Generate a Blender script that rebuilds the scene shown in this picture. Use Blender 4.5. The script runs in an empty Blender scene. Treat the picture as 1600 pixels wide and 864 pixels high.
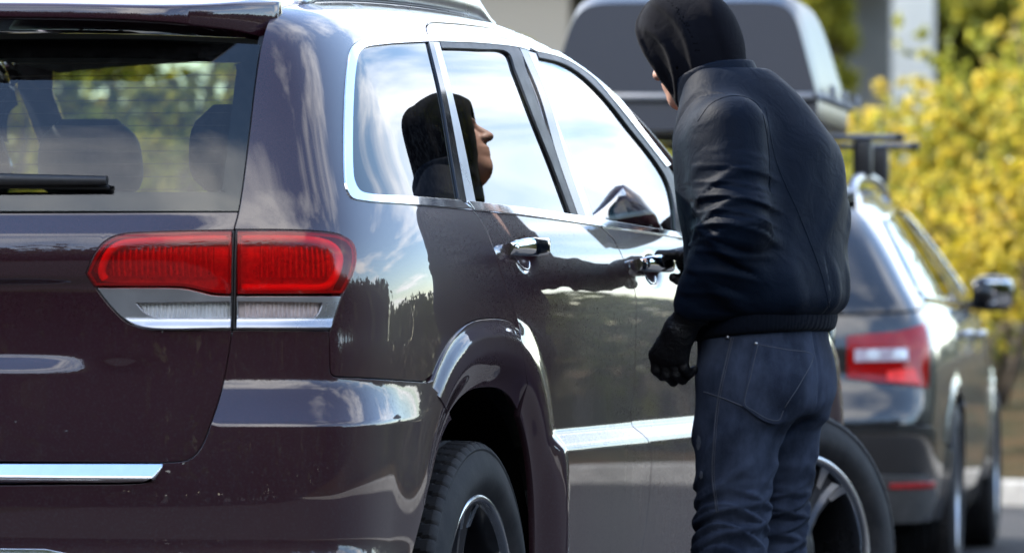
import bpy, bmesh, math, random
import numpy as np
from mathutils import Vector, Matrix
from mathutils.geometry import delaunay_2d_cdt

# ------------------------------------------------------------------ camera, sky, sun, exposure
sc = bpy.context.scene
COL = sc.collection
CAMP = np.array([4.44, -10.70, 1.123]); YAW = math.radians(16.4); FPX = 8930.0
FWD = np.array([-math.sin(YAW), math.cos(YAW), 0.0]); RGT = np.array([math.cos(YAW), math.sin(YAW), 0.0])
cam_d = bpy.data.cameras.new('camera'); cam = bpy.data.objects.new('camera', cam_d); COL.objects.link(cam)
cam.location = CAMP; cam.rotation_euler = (math.pi/2, 0, YAW)
cam_d.sensor_width = 36.0; cam_d.lens = FPX/1600*36.0; cam_d.clip_start = 0.5; cam_d.clip_end = 3000
cam_d.dof.use_dof = True; cam_d.dof.focus_distance = 12.3; cam_d.dof.aperture_fstop = 5.0
sc.camera = cam
SUN_EL = math.radians(42); SUN_AZ = math.radians(-82)      # azimuth clockwise from +Y: high on the left of the cars
w = bpy.data.worlds.new('World'); sc.world = w; w.use_nodes = True
nt = w.node_tree; nt.nodes.clear()
def N(t, **k):
    n = nt.nodes.new(t)
    for a, b in k.items(): setattr(n, a, b)
    return n
L = lambda a, b: nt.links.new(a, b)
sky = N('ShaderNodeTexSky', sky_type='NISHITA', sun_disc=False, sun_elevation=SUN_EL, sun_rotation=SUN_AZ, altitude=50, air_density=1.0, dust_density=0.25, ozone_density=1.7)
tc = N('ShaderNodeTexCoord'); sep = N('ShaderNodeSeparateXYZ'); L(tc.outputs['Generated'], sep.inputs[0])
# clouds: noise on a flat layer overhead, so that they shrink towards the horizon
zc = N('ShaderNodeMath', operation='MAXIMUM'); L(sep.outputs['Z'], zc.inputs[0]); zc.inputs[1].default_value = 0.0
za = N('ShaderNodeMath', operation='ADD'); L(zc.outputs[0], za.inputs[0]); za.inputs[1].default_value = 0.10
dv = N('ShaderNodeVectorMath', operation='SCALE')
inv = N('ShaderNodeMath', operation='DIVIDE'); inv.inputs[0].default_value = 1.0; L(za.outputs[0], inv.inputs[1])
L(tc.outputs['Generated'], dv.inputs[0]); L(inv.outputs[0], dv.inputs['Scale'])
cn = N('ShaderNodeTexNoise'); cn.inputs['Scale'].default_value = 0.85; cn.inputs['Detail'].default_value = 7; cn.inputs['Roughness'].default_value = 0.56; cn.inputs['Distortion'].default_value = 0.35
mp = N('ShaderNodeMapping'); mp.inputs['Location'].default_value = (5.3, 2.2, 1.0); L(dv.outputs[0], mp.inputs['Vector']); L(mp.outputs[0], cn.inputs['Vector'])
cr = N('ShaderNodeValToRGB'); cr.color_ramp.elements[0].position = 0.49; cr.color_ramp.elements[1].position = 0.66
L(cn.outputs['Fac'], cr.inputs['Fac'])
mixc = N('ShaderNodeMixRGB'); L(cr.outputs['Color'], mixc.inputs['Fac']); L(sky.outputs['Color'], mixc.inputs['Color1']); mixc.inputs['Color2'].default_value = (7.8, 7.8, 7.9, 1)
bg = N('ShaderNodeBackground'); bg.inputs['Strength'].default_value = 0.15; L(mixc.outputs[0], bg.inputs['Color'])
wo = N('ShaderNodeOutputWorld'); L(bg.outputs[0], wo.inputs['Surface'])
sd = bpy.data.lights.new('sun', 'SUN'); sd.energy = 2.7; sd.angle = math.radians(0.6); sd.color = (1.0, 0.93, 0.82)
sun = bpy.data.objects.new('sun', sd); COL.objects.link(sun)
sdir = Vector((math.sin(SUN_AZ)*math.cos(SUN_EL), math.cos(SUN_AZ)*math.cos(SUN_EL), math.sin(SUN_EL)))
sun.rotation_euler = (-sdir).to_track_quat('-Z', 'Y').to_euler()
sc.view_settings.view_transform = 'Standard'; sc.view_settings.look = 'None'; sc.view_settings.gamma = 1.0
sc.view_settings.use_curve_mapping = False; sc.view_settings.exposure = 2.12
sc.cycles.use_denoising = True; sc.cycles.max_bounces = 12; sc.cycles.transparent_max_bounces = 24
sc.cycles.caustics_reflective = False; sc.cycles.caustics_refractive = False; sc.cycles.sample_clamp_indirect = 6.0
random.seed(7); RNG = np.random.default_rng(11)

# ------------------------------------------------------------------ helpers
def tag(o, label=None, cat=None, group=None, kind=None):
    if label: o['label'] = label
    if cat: o['category'] = cat
    if group: o['group'] = group
    if kind: o['kind'] = kind
    return o
def empty(name, loc=(0, 0, 0), rz=0):
    o = bpy.data.objects.new(name, None); COL.objects.link(o); o.location = loc; o.rotation_euler = (0, 0, rz); o.empty_display_size = .2
    return o
def mesh_obj(name, V, F, mat, parent=None, smooth=True, normals=None):
    me = bpy.data.meshes.new(name); me.from_pydata([tuple(map(float, v)) for v in V], [], [tuple(int(i) for i in f) for f in F])
    me.materials.append(mat)
    if smooth: me.polygons.foreach_set('use_smooth', [True]*len(me.polygons))
    me.update()
    if normals is not None: me.normals_split_custom_set_from_vertices([tuple(n) for n in normals])
    o = bpy.data.objects.new(name, me); COL.objects.link(o)
    if parent: o.parent = parent
    return o
class MB:
    """collects primitive shapes into one mesh"""
    def __init__(s): s.V = []; s.F = []
    def add(s, V, F):
        b = len(s.V); s.V += [tuple(v) for v in V]; s.F += [tuple(b+i for i in f) for f in F]; return s
    def box(s, c, d, rot=None, bev=0.0):
        bm = bmesh.new(); bmesh.ops.create_cube(bm, size=1.0); bmesh.ops.scale(bm, vec=Vector(d), verts=bm.verts)
        if bev > 0: bmesh.ops.bevel(bm, geom=list(bm.edges), offset=bev, segments=2, profile=.6, affect='EDGES')
        M = Matrix.Translation(Vector(c)) @ (rot.to_4x4() if rot is not None else Matrix.Identity(4))
        bm.transform(M); bm.verts.ensure_lookup_table()
        s.add([v.co[:] for v in bm.verts], [[v.index for v in f.verts] for f in bm.faces]); bm.free(); return s
    def tube(s, P, R, n=10, caps=True, up=(0, 0, 1)):
        P = np.asarray(P, float); m = len(P); R = np.full(m, R) if np.isscalar(R) else np.asarray(R)
        T = np.gradient(P, axis=0); T /= np.linalg.norm(T, axis=1)[:, None]+1e-9
        u = np.array(up, float)
        if abs(T[0] @ u) > .9: u = np.array([1., 0, 0])
        a = np.cross(T[0], u); a /= np.linalg.norm(a); V = []
        for i in range(m):
            a = a-T[i]*(a @ T[i]); a /= np.linalg.norm(a)+1e-9; b = np.cross(T[i], a)
            for k in range(n):
                t = 2*math.pi*k/n; V.append(P[i]+R[i]*(math.cos(t)*a+math.sin(t)*b))
        F = [(i*n+k, i*n+(k+1) % n, (i+1)*n+(k+1) % n, (i+1)*n+k) for i in range(m-1) for k in range(n)]
        if caps: F += [tuple(range(n-1, -1, -1)), tuple((m-1)*n+k for k in range(n))]
        return s.add(V, F)
    def loft(s, rings, closed=True, caps=True):
        m = len(rings); n = len(rings[0]); V = [p for r in rings for p in r]
        F = [(i*n+k, i*n+(k+1) % n, (i+1)*n+(k+1) % n, (i+1)*n+k) for i in range(m-1) for k in range(n if closed else n-1)]
        if caps and closed: F += [tuple(range(n-1, -1, -1)), tuple((m-1)*n+k for k in range(n))]
        return s.add(V, F)
    def lathe(s, prof, n=96, axis='x'):
        """prof: (r, a) with a along the axis"""
        V = []; m = len(prof)
        for i in range(n):
            t = 2*math.pi*i/n
            for r, a in prof: V.append((a, r*math.cos(t), r*math.sin(t)) if axis == 'x' else (r*math.cos(t), r*math.sin(t), a))
        F = [(i*m+k, ((i+1) % n)*m+k, ((i+1) % n)*m+k+1, i*m+k+1) for i in range(n) for k in range(m-1)]
        return s.add(V, F)
    def build(s, name, mat, parent=None, smooth=True, sharp=None):
        o = mesh_obj(name, s.V, s.F, mat, parent, smooth)
        bm = bmesh.new(); bm.from_mesh(o.data); bmesh.ops.recalc_face_normals(bm, faces=bm.faces); bm.to_mesh(o.data); bm.free()
        if sharp is not None: o.data.set_sharp_from_angle(angle=math.radians(sharp))
        return o

def spline(xs, ys):
    xs = np.asarray(xs, float); ys = np.asarray(ys, float); n = len(xs); h = np.diff(xs)
    A = np.zeros((n, n)); b = np.zeros(n); A[0, 0] = A[-1, -1] = 1
    for i in range(1, n-1):
        A[i, i-1] = h[i-1]; A[i, i] = 2*(h[i-1]+h[i]); A[i, i+1] = h[i]; b[i] = 3*((ys[i+1]-ys[i])/h[i]-(ys[i]-ys[i-1])/h[i-1])
    c = np.linalg.solve(A, b); bb = np.diff(ys)/h-h*(2*c[:-1]+c[1:])/3; d = np.diff(c)/(3*h)
    def f(x):
        x = np.asarray(x, float); i = np.clip(np.searchsorted(xs, x)-1, 0, n-2); t = np.clip(x, xs[0]-.05, xs[-1]+.05)-xs[i]
        return ys[i]+bb[i]*t+c[i]*t*t+d[i]*t**3
    return f
def smax(a, b, k): return .5*(a+b+np.sqrt((a-b)**2+k*k))
def sst(x, a, b):
    t = np.clip((x-a)/(b-a), 0, 1); return t*t*(3-2*t)
def catmull(P, sub=8):
    P = [np.asarray(p, float) for p in P]
    if len(P) == 2:
        return [P[0]+(P[1]-P[0])*t for t in np.linspace(0, 1, sub+1)]
    Q = [2*P[0]-P[1]]+P+[2*P[-1]-P[-2]]; out = []
    for i in range(1, len(Q)-2):
        p0, p1, p2, p3 = Q[i-1:i+3]
        d = [max(np.linalg.norm(b-a), 1e-6)**.5 for a, b in ((p0, p1), (p1, p2), (p2, p3))]
        m1 = (p1-p0)/d[0]-(p2-p0)/(d[0]+d[1])+(p2-p1)/d[1]; m2 = (p2-p1)/d[1]-(p3-p1)/(d[1]+d[2])+(p3-p2)/d[2]
        m1 = m1*d[1]; m2 = m2*d[1]
        for k in range(sub):
            t = k/sub; out.append((2*t**3-3*t**2+1)*p1+(t**3-2*t**2+t)*m1+(-2*t**3+3*t**2)*p2+(t**3-t**2)*m2)
    out.append(P[-1]); return out
def cat(*segs):
    out = []
    for s in segs:
        for p in s:
            if not out or np.linalg.norm(np.asarray(p)-np.asarray(out[-1])) > 1e-5: out.append(np.asarray(p, float))
    if np.linalg.norm(out[0]-out[-1]) < 1e-5: out.pop()
    return out
def S(*pts, sub=8): return catmull(pts, sub)

def ray(px, py):
    d = FWD+RGT*((px-800)/FPX)+np.array([0, 0, 1.])*((432-py)/FPX); return d/np.linalg.norm(d)
def unproj(px, py, D):
    """the point seen at a pixel, at distance D along the view axis"""
    return CAMP+D*(FWD+RGT*((px-800)/FPX)+np.array([0, 0, 1.])*((432-py)/FPX))
def proj(P):
    d = np.asarray(P)-CAMP; D = d @ FWD; return 800+FPX*(d @ RGT)/D, 432-FPX*d[..., 2]/D, D
def cast(pts, f, t0=10.2, t1=17.5, n=500):
    """first hit of the pixel rays with the body surface f = 0"""
    D = np.array([ray(*p) for p in pts]); ts = np.linspace(t0, t1, n)
    P = CAMP+D[:, None, :]*ts[None, :, None]; v = f(P[..., 0], P[..., 1], P[..., 2])
    hit = v < 0; i = np.where(hit.any(1), hit.argmax(1), np.argmin(v, 1)); i = np.maximum(i, 1)
    lo = ts[i-1]; hi = ts[i]
    for _ in range(30):
        m = (lo+hi)/2; q = CAMP+D*m[:, None]; neg = f(q[:, 0], q[:, 1], q[:, 2]) < 0
        hi = np.where(neg, m, hi); lo = np.where(neg, lo, m)
    return CAMP+D*hi[:, None]
def inside(P, poly):
    P = np.asarray(P); Q = np.asarray(poly); x, y = P[:, 0:1], P[:, 1:2]; x0, y0 = Q[:, 0], Q[:, 1]; x1, y1 = np.roll(x0, -1), np.roll(y0, -1)
    c = ((y0 > y) != (y1 > y)) & (x < (x1-x0)*(y-y0)/(np.where(y1 == y0, 1e-12, y1-y0))+x0)
    return c.sum(1) % 2 == 1
def resample(Q, step):
    """equal steps along a closed polygon, corners kept"""
    Q = np.asarray(Q, float); n = len(Q); out = []; T = np.roll(Q, -1, 0)-Q; ln = np.linalg.norm(T, axis=1); Tn = T/np.maximum(ln, 1e-9)[:, None]
    corner = [(Tn[i] @ Tn[i-1]) < .87 for i in range(n)]
    if not any(corner): corner[0] = True
    cs = [i for i in range(n) if corner[i]]
    for a, b in zip(cs, cs[1:]+[cs[0]+n]):
        seg = np.array([Q[k % n] for k in range(a, b+1)]); d = np.concatenate([[0], np.cumsum(np.linalg.norm(np.diff(seg, axis=0), axis=1))])
        m = max(1, int(round(d[-1]/step))); u = np.linspace(0, d[-1], m+1)[:-1]
        out += [np.array([np.interp(t, d, seg[:, 0]), np.interp(t, d, seg[:, 1])]) for t in u]
    return np.array(out)
def inset(Q, g):
    Q = np.asarray(Q); a = Q-np.roll(Q, 1, 0); b = np.roll(Q, -1, 0)-Q
    ar = .5*np.sum(Q[:, 0]*np.roll(Q[:, 1], -1)-np.roll(Q[:, 0], -1)*Q[:, 1]); sg = 1 if ar > 0 else -1
    na = np.stack([-a[:, 1], a[:, 0]], 1); nb = np.stack([-b[:, 1], b[:, 0]], 1)
    na /= np.linalg.norm(na, axis=1)[:, None]+1e-9; nb /= np.linalg.norm(nb, axis=1)[:, None]+1e-9
    m = na+nb; m /= np.linalg.norm(m, axis=1)[:, None]+1e-9; k = 1/np.maximum((m*na).sum(1), .5)
    return Q+sg*g*m*k[:, None]

class Chart:
    """2D coordinates on a body surface f = 0: 'w' wraps rear, corner and side; 't' looks down; 'r' looks from the front"""
    def __init__(s, f, kind='w', xc=.60, yc=.42, R0=.33): s.f, s.kind, s.xc, s.yc, s.R0 = f, kind, xc, yc, R0
    def to2(s, P):
        P = np.asarray(P); x, y, z = P[..., 0], P[..., 1], P[..., 2]
        if s.kind == 't': return np.stack([x, y], -1)
        if s.kind == 'r': return np.stack([x, z], -1)
        th = np.arctan2(x-s.xc, -(y-s.yc)); u = np.where(x < s.xc, x-s.xc, np.where(y > s.yc, s.R0*math.pi/2+y-s.yc, th*s.R0))
        return np.stack([u, z], -1)
    def lift(s, U, off=0.0, f=None):
        f = f or s.f; U = np.asarray(U); u, v = U[:, 0], U[:, 1]; n = len(u); Z = np.zeros(n); A = s.R0*math.pi/2
        if s.kind == 't': B = np.stack([u, v, Z+.35], 1); d = np.stack([Z, Z, Z+1], 1); hi0 = 1.7
        elif s.kind == 'r': B = np.stack([u, Z+3.2, v], 1); d = np.stack([Z, Z+1, Z], 1); hi0 = 2.2
        else:
            th = np.clip(u/s.R0, 0, math.pi/2); B = np.stack([np.where(u < 0, s.xc+u, s.xc), np.where(u > A, s.yc+u-A, s.yc), v], 1); d = np.stack([np.sin(th), -np.cos(th), Z], 1); hi0 = .75
        lo = np.zeros(n); hi = np.full(n, hi0)
        for _ in range(34):
            m = (lo+hi)/2; q = B+d*m[:, None]; neg = f(q[:, 0], q[:, 1], q[:, 2]) < 0
            lo = np.where(neg, m, lo); hi = np.where(neg, hi, m)
        P = B+d*lo[:, None]; nn = grad(f, P)
        return P+nn*off, nn
def grad(f, P, e=8e-4):
    g = np.stack([f(P[:, 0]+e, P[:, 1], P[:, 2])-f(P[:, 0]-e, P[:, 1], P[:, 2]), f(P[:, 0], P[:, 1]+e, P[:, 2])-f(P[:, 0], P[:, 1]-e, P[:, 2]), f(P[:, 0], P[:, 1], P[:, 2]+e)-f(P[:, 0], P[:, 1], P[:, 2]-e)], 1)
    return g/(np.linalg.norm(g, axis=1)[:, None]+1e-12)

def panel(name, ch, loop, mat, parent, holes=(), gap=.0022, step=.016, lip=.016, off=0.0, f=None, mirror=True, lipmat=None, both=False):
    """a sheet trimmed to a closed outline (chart coordinates), with turned-in edges; returns (right, left)"""
    loops = [resample(loop, step*.75)]+[resample(h, step*.75) for h in holes]
    if gap: loops = [inset(loops[0], gap)]+[inset(h, -gap) for h in loops[1:]]
    V2 = []; E = []
    for q in loops:
        b = len(V2); V2 += [tuple(p) for p in q]; E += [(b+i, b+(i+1) % len(q)) for i in range(len(q))]
    lo = loops[0].min(0); hi = loops[0].max(0); nb = len(V2)
    gx = np.arange(lo[0], hi[0], step); gy = np.arange(lo[1], hi[1], step*.9)
    G = np.array([(x+(step*.5 if j % 2 else 0), y) for j, y in enumerate(gy) for x in gx])
    if len(G):
        ok = inside(G, loops[0])
        for h in loops[1:]: ok &= ~inside(G, h)
        G = G[ok]; Bp = np.array(V2)
        keep = np.ones(len(G), bool)
        for i in range(0, len(G), 800): keep[i:i+800] = (np.linalg.norm(G[i:i+800, None]-Bp[None], axis=2).min(1) > step*.42)
        V2 += [tuple(p) for p in G[keep]]
    r = delaunay_2d_cdt([Vector(p) for p in V2], E, [], 0, 1e-7)
    W = np.array([v[:] for v in r[0]]); F = np.array([f_ for f_ in r[2] if len(f_) == 3])
    C = W[F].mean(1); ok = inside(C, loops[0])
    for h in loops[1:]: ok &= ~inside(C, h)
    F = F[ok]; P, Nn = ch.lift(W, off, f)
    # turn faces to the outside
    fn = np.cross(P[F[:, 1]]-P[F[:, 0]], P[F[:, 2]]-P[F[:, 0]]); flip = (fn*Nn[F].mean(1)).sum(1) < 0
    F[flip] = F[flip][:, ::-1]
    P = list(P); NN = list(Nn); Fs = [tuple(x) for x in F]
    if lip:
        for li, q in enumerate(loops):
            p, n = ch.lift(q, off, f); t = np.roll(p, -1, 0)-np.roll(p, 1, 0); t /= np.linalg.norm(t, axis=1)[:, None]+1e-9
            o = np.cross(t, n); cen = inset(q, .002 if li == 0 else -.002); pc, _ = ch.lift(cen, off, f)
            o *= np.sign(((p-pc)*o).sum(1))[:, None]
            b = len(P); m = len(q)
            rings = [(p, n), (p+o*.0009-n*.0011, .6*n+.8*o), (p+o*.0011-n*lip, o)]
            for a_, b_ in rings: P += list(a_); NN += list(b_/(np.linalg.norm(b_, axis=1)[:, None]+1e-9))
            for k in range(2):
                for i in range(m):
                    j = (i+1) % m; fc = (b+k*m+i, b+k*m+j, b+(k+1)*m+j, b+(k+1)*m+i)
                    nrm = np.cross(P[fc[1]]-P[fc[0]], P[fc[3]]-P[fc[0]])
                    Fs.append(fc if nrm @ (NN[fc[0]]+NN[fc[3]]) > 0 else fc[::-1])
    P = np.array(P); NN = np.array(NN)
    a = mesh_obj(name, P, Fs, mat, parent, True, NN)
    if not mirror: return a
    mx = np.array([-1, 1, 1]); b = mesh_obj(name, P*mx, [f_[::-1] for f_ in Fs], mat, parent, True, NN*mx)
    return a, b
def mirror_obj(o, parent):
    me = o.data.copy(); me.transform(Matrix.Scale(-1, 4, (1, 0, 0))); me.flip_normals()
    c = bpy.data.objects.new(o.name.split('.')[0], me); COL.objects.link(c); c.parent = parent; return c
# ------------------------------------------------------------------ materials
class Mat:
    def __init__(s, name):
        s.m = bpy.data.materials.new(name); s.m.use_nodes = True; s.t = s.m.node_tree; s.t.nodes.clear()
        s.out = s.n('ShaderNodeOutputMaterial'); s.tc = s.n('ShaderNodeTexCoord')
    def n(s, t, ins=None, **k):
        x = s.t.nodes.new(t)
        for a, b in k.items(): setattr(x, a, b)
        for a, b in (ins or {}).items():
            if hasattr(b, 'is_linked'): s.t.links.new(b, x.inputs[a])
            else: x.inputs[a].default_value = b
        return x
    def noise(s, scale, detail=4, rough=.55, vec=None, distortion=0.0): return s.n('ShaderNodeTexNoise', {'Vector': vec or s.tc.outputs['Object'], 'Scale': scale, 'Detail': detail, 'Roughness': rough, 'Distortion': distortion}).outputs['Fac']
    def ramp(s, fac, *st):
        r = s.n('ShaderNodeValToRGB', {'Fac': fac}); e = r.color_ramp.elements
        while len(e) < len(st): e.new(.5)
        for q, (p, c) in zip(e, st): q.position = p; q.color = (*c, 1) if not np.isscalar(c) else (c, c, c, 1)
        return r.outputs['Color']
    def math(s, op, a, b=0.0, c=None):
        d = {0: a, 1: b}
        if c is not None: d[2] = c
        return s.n('ShaderNodeMath', d, operation=op).outputs[0]
    def mix(s, fac, a, b):
        return s.n('ShaderNodeMixRGB', {'Fac': fac, 'Color1': a if hasattr(a, 'is_linked') else (*a, 1), 'Color2': b if hasattr(b, 'is_linked') else (*b, 1)}).outputs[0]
    def scaled(s, v, src=None): return s.n('ShaderNodeMapping', {'Vector': src or s.tc.outputs['Object'], 'Scale': v}).outputs[0]
    def bump(s, h, strength, dist): return s.n('ShaderNodeBump', {'Height': h, 'Strength': strength, 'Distance': dist}).outputs[0]
    def bsdf(s, **k):
        ins = {}
        for a, b in k.items():
            a = a.replace('_', ' '); ins[a] = (*b, 1) if isinstance(b, tuple) and len(b) == 3 and 'Color' in a or a.endswith('Tint') and isinstance(b, tuple) else b
        x = s.n('ShaderNodeBsdfPrincipled', ins); s.t.links.new(x.outputs[0], s.out.inputs['Surface']); return x
def simple(name, col, rough=.5, metal=0.0, var=.25, scale=30, bump=0.0, bscale=200, **k):
    m = Mat(name); f = m.noise(scale); c = m.ramp(f, (.3, tuple(v*(1-var) for v in col)), (.7, tuple(min(1, v*(1+var)) for v in col)))
    r = m.math('MULTIPLY_ADD', m.noise(scale*.4), .2, rough-.1)
    d = dict(Base_Color=c, Roughness=r, Metallic=metal, **k)
    if bump: d['Normal'] = m.bump(m.noise(bscale), bump, .002)
    m.bsdf(**d); return m.m
def paint(name, col, dust=.5, dustcol=(.036, .033, .037), flake=.10):
    """clear-coated metallic paint with road dust: streaks run down, more dust low on the panels"""
    m = Mat(name); o = m.tc.outputs['Object']; z = m.n('ShaderNodeSeparateXYZ', {0: o}).outputs[2]
    fl = m.noise(900, 1); c = m.mix(m.math('MULTIPLY', fl, .5), col, tuple(v*1.9+.006 for v in col))
    streak = m.noise(1.0, 5, .6, vec=m.scaled((22, 22, 2.2))); spot = m.noise(190, 3, .7); big = m.noise(3.5, 4)
    low = m.n('ShaderNodeMapRange', {'Value': z, 'From Min': 1.12, 'From Max': .45, 'To Min': .06, 'To Max': .58}).outputs[0]
    d = m.math('MULTIPLY', m.math('MULTIPLY', low, m.math('ADD', streak, m.math('MULTIPLY', big, .6))), dust)
    sp = m.ramp(spot, (.50, 0.0), (.68, .8)); d = m.math('ADD', d, m.math('MULTIPLY', m.math('MULTIPLY', sp, m.math('ADD', low, .25)), m.math('MULTIPLY', dust, 1.5))); d = m.n('ShaderNodeClamp', {0: d}).outputs[0]
    cc = m.mix(d, c, dustcol)
    m.bsdf(Base_Color=cc, Metallic=m.math('MULTIPLY_ADD', d, -flake, flake), Roughness=m.math('MULTIPLY_ADD', d, .4, .38), Coat_Weight=m.math('MULTIPLY_ADD', d, -1.0, 1.0), Coat_Roughness=m.math('MULTIPLY_ADD', d, .035, .010), Coat_IOR=1.68, Specular_IOR_Level=.12)
    return m.m
def thin_fresnel(m, ior):
    """reflectance of a thin pane, the same from both sides"""
    g = m.n('ShaderNodeNewGeometry'); f0_ = ((ior-1)/(ior+1))**2
    c = m.math('ABSOLUTE', m.n('ShaderNodeVectorMath', {0: g.outputs['Normal'], 1: g.outputs['Incoming']}, operation='DOT_PRODUCT').outputs['Value'])
    return m.math('MULTIPLY_ADD', m.math('POWER', m.math('SUBTRACT', 1.0, c), 4.8), 1-f0_, f0_)
def glass(name, tint, ior=1.8, dust=.02):
    m = Mat(name); fr = thin_fresnel(m, ior)
    tr = m.n('ShaderNodeBsdfTransparent', {'Color': (*tint, 1)}); gl = m.n('ShaderNodeBsdfGlossy', {'Color': (1, 1, 1, 1), 'Roughness': 0.004})
    mx = m.n('ShaderNodeMixShader', {0: fr, 1: tr.outputs[0], 2: gl.outputs[0]})
    df = m.n('ShaderNodeBsdfDiffuse', {'Color': (.5, .5, .5, 1)}); dn = m.math('MULTIPLY', m.ramp(m.noise(60, 6, .7), (.45, 0.0), (.8, 1.0)), dust)
    m2 = m.n('ShaderNodeMixShader', {0: dn, 1: mx.outputs[0], 2: df.outputs[0]}); m.t.links.new(m2.outputs[0], m.out.inputs['Surface']); return m.m
PAINT = paint('cherry_paint', (.0190, .0034, .0072), .44)
PAINT_CLEAN = paint('cherry_paint_upper', (.0190, .0034, .0072), .18)
CHROME = simple('chrome', (.82, .84, .86), .10, 1.0, .04)
CHROME_MATT = simple('satin_chrome', (.40, .41, .43), .30, .9, .06)
BLACK_PLASTIC = simple('black_plastic', (.012, .012, .013), .48, 0, .3, 60, .15, 500)
BLACK_GLOSS = simple('gloss_black', (.006, .006, .007), .12, 0, .1)
RUBBER = simple('rubber', (.011, .011, .012), .72, 0, .3, 40)
GLASS_DARK = glass('privacy_glass', (.018, .021, .024), 1.8)
GLASS_REAR = glass('rear_glass', (.36, .41, .40), 1.55)
GLASS_LIGHT = glass('side_glass', (.20, .30, .30), 1.8)
GLASS_SCREEN = glass('screen_glass', (.78, .88, .82), 1.5)
INTERIOR = simple('interior_fabric', (.035, .034, .036), .85, 0, .25, 80)
HEADLINER = simple('headliner', (.22, .21, .20), .9, 0, .1, 80)
LINER = simple('arch_liner', (.0018, .0018, .0018), .9, 0, .3, 40, Specular_IOR_Level=.05)
# ------------------------------------------------------------------ the cherry SUV
XS = spline([.25, .42, .58, .72, .80, .92, 1.02, 1.10, 1.18, 1.26, 1.32, 1.45, 1.58, 1.68, 1.76],
            [.900, .938, .950, .955, .957, .962, .963, .959, .946, .922, .901, .860, .812, .766, .720])
YR = spline([.25, .42, .58, .72, .84, .95, 1.05, 1.13, 1.20, 1.26, 1.40, 1.53, 1.63, 1.75],
            [.100, .040, .022, .022, .030, .040, .045, .048, .058, .078, .130, .187, .243, .320])
ZR = spline([.10, .40, .80, 1.30, 1.80, 2.20, 2.50, 2.80, 3.05, 3.25, 3.42, 3.60, 4.0, 4.40, 4.65, 4.85],
            [1.690, 1.722, 1.752, 1.768, 1.766, 1.737, 1.682, 1.586, 1.470, 1.345, 1.225, 1.165, 1.130, 1.075, 1.010, .90])
YF = spline([.25, .45, .65, .85, 1.0, 1.1], [4.74, 4.80, 4.82, 4.81, 4.79, 4.76])
WY, WZ = (.985, 3.94), .3865
def arch(y, z, yc):
    return ((np.abs(y-yc)/.535)**2.6+(np.maximum(z-WZ, 0)/.628)**2.6)**(1/2.6)
def ledge(y, z):
    m = sst(y, 1.40, 1.50)*(1-sst(y, 3.35, 3.45))
    return m*.026*(1-sst(z, .735, .785))*sst(z, .20, .45)
def flare(y, z):
    d = 0
    for yc in WY:
        r = arch(y, z, yc); d = d+.015*(1-sst(r, .95, 1.08))-.026*(1-sst(r, .78, .92))
    return d
def f_flare(x, y, z):
    d = 0
    for yc in WY: r = arch(y, z, yc); d = d+.002+.012*(1-sst(r, .965, 1.025))-.026*(1-sst(r, .78, .92))
    return f0(x, y, z)-d
def f0(x, y, z):
    x = np.abs(x); side = XS(z)-.030*sst(y, 3.6, 4.9)**2-(.014+.050*sst(z, .95, 1.30))*(1-sst(y, -.15, .62))
    a = x-side; b = YR(z)+.085*x*x-y; c = z-(ZR(y)-.034*(x/.75)**2); d = y-(YF(z)-.16*x*x)
    return smax(smax(smax(a, b, .165-.055*sst(z, 1.0, 1.3)), c, .085), d, .14)
def cup(y, z):
    d = 0
    for yc, zc in CUPS: d = d-.020*np.exp(-(((y-yc)/.055)**2+((z-zc)/.026)**2)**1.5)
    return d
CUPS = ()
def f_body(x, y, z): return f0(x, y, z)-ledge(y, z)-flare(y, z)-cup(y, z)
def f_plain(x, y, z): return f0(x, y, z)-ledge(y, z)
def f_bump(x, y, z):
    fl = .013*(1-sst(arch(y, z, WY[0]), .93, 1.25))-.022*(1-sst(arch(y, z, WY[0]), .78, .92))
    m = 1-sst(y, .05, .60); up = np.clip((.912-z)/.078, 0, 1)**1.4; low = 1-sst(z, .52, .60)
    return f0(x, y, z)-fl-m*up*.040-m*low*.012
def f_gate(x, y, z):
    x_ = np.abs(x); mm = 1-sst(x_, .40, .56)
    rec = -.020*(1-sst(z, 1.105, 1.125))*sst(z, .935, .962)*(1-sst(x_, .22, .46))
    low = -.004*mm*(1-sst(z, .935, .965))
    return f0(x, y, z)-rec-low-.010*sst(z, 1.09, 1.17)*(1-sst(z, 1.20, 1.25))*(1-sst(x_, .5, .7))
HND = cast([(817, 390), (1016, 414)], f_plain)
CUPS = [(h[1]+.012, h[2]-.014) for h in HND]
W = Chart(f_body); T = Chart(f_body, 't'); G = Chart(f_gate); B = Chart(f_bump); FR = Chart(f_body, 'r')
suv = tag(empty('parked_suv', (.0, 2.4, 0)), 'dark cherry SUV with chrome window trim and dusty lower doors', 'car')
def pose(root):
    """children were built in world coordinates: keep them there under a root moved to the thing's base"""
    bpy.context.view_layer.update()
    inv_ = root.matrix_world.inverted()
    for c in root.children: c.matrix_parent_inverse = inv_
def w2(px_pts, f=f_body, ch=W): return [q for q in ch.to2(cast(px_pts, f))]
def yz(*pts): return [np.array([W.R0*math.pi/2+y-W.yc, z]) for y, z in pts]
SY = lambda y: W.R0*math.pi/2+y-W.yc

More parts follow.
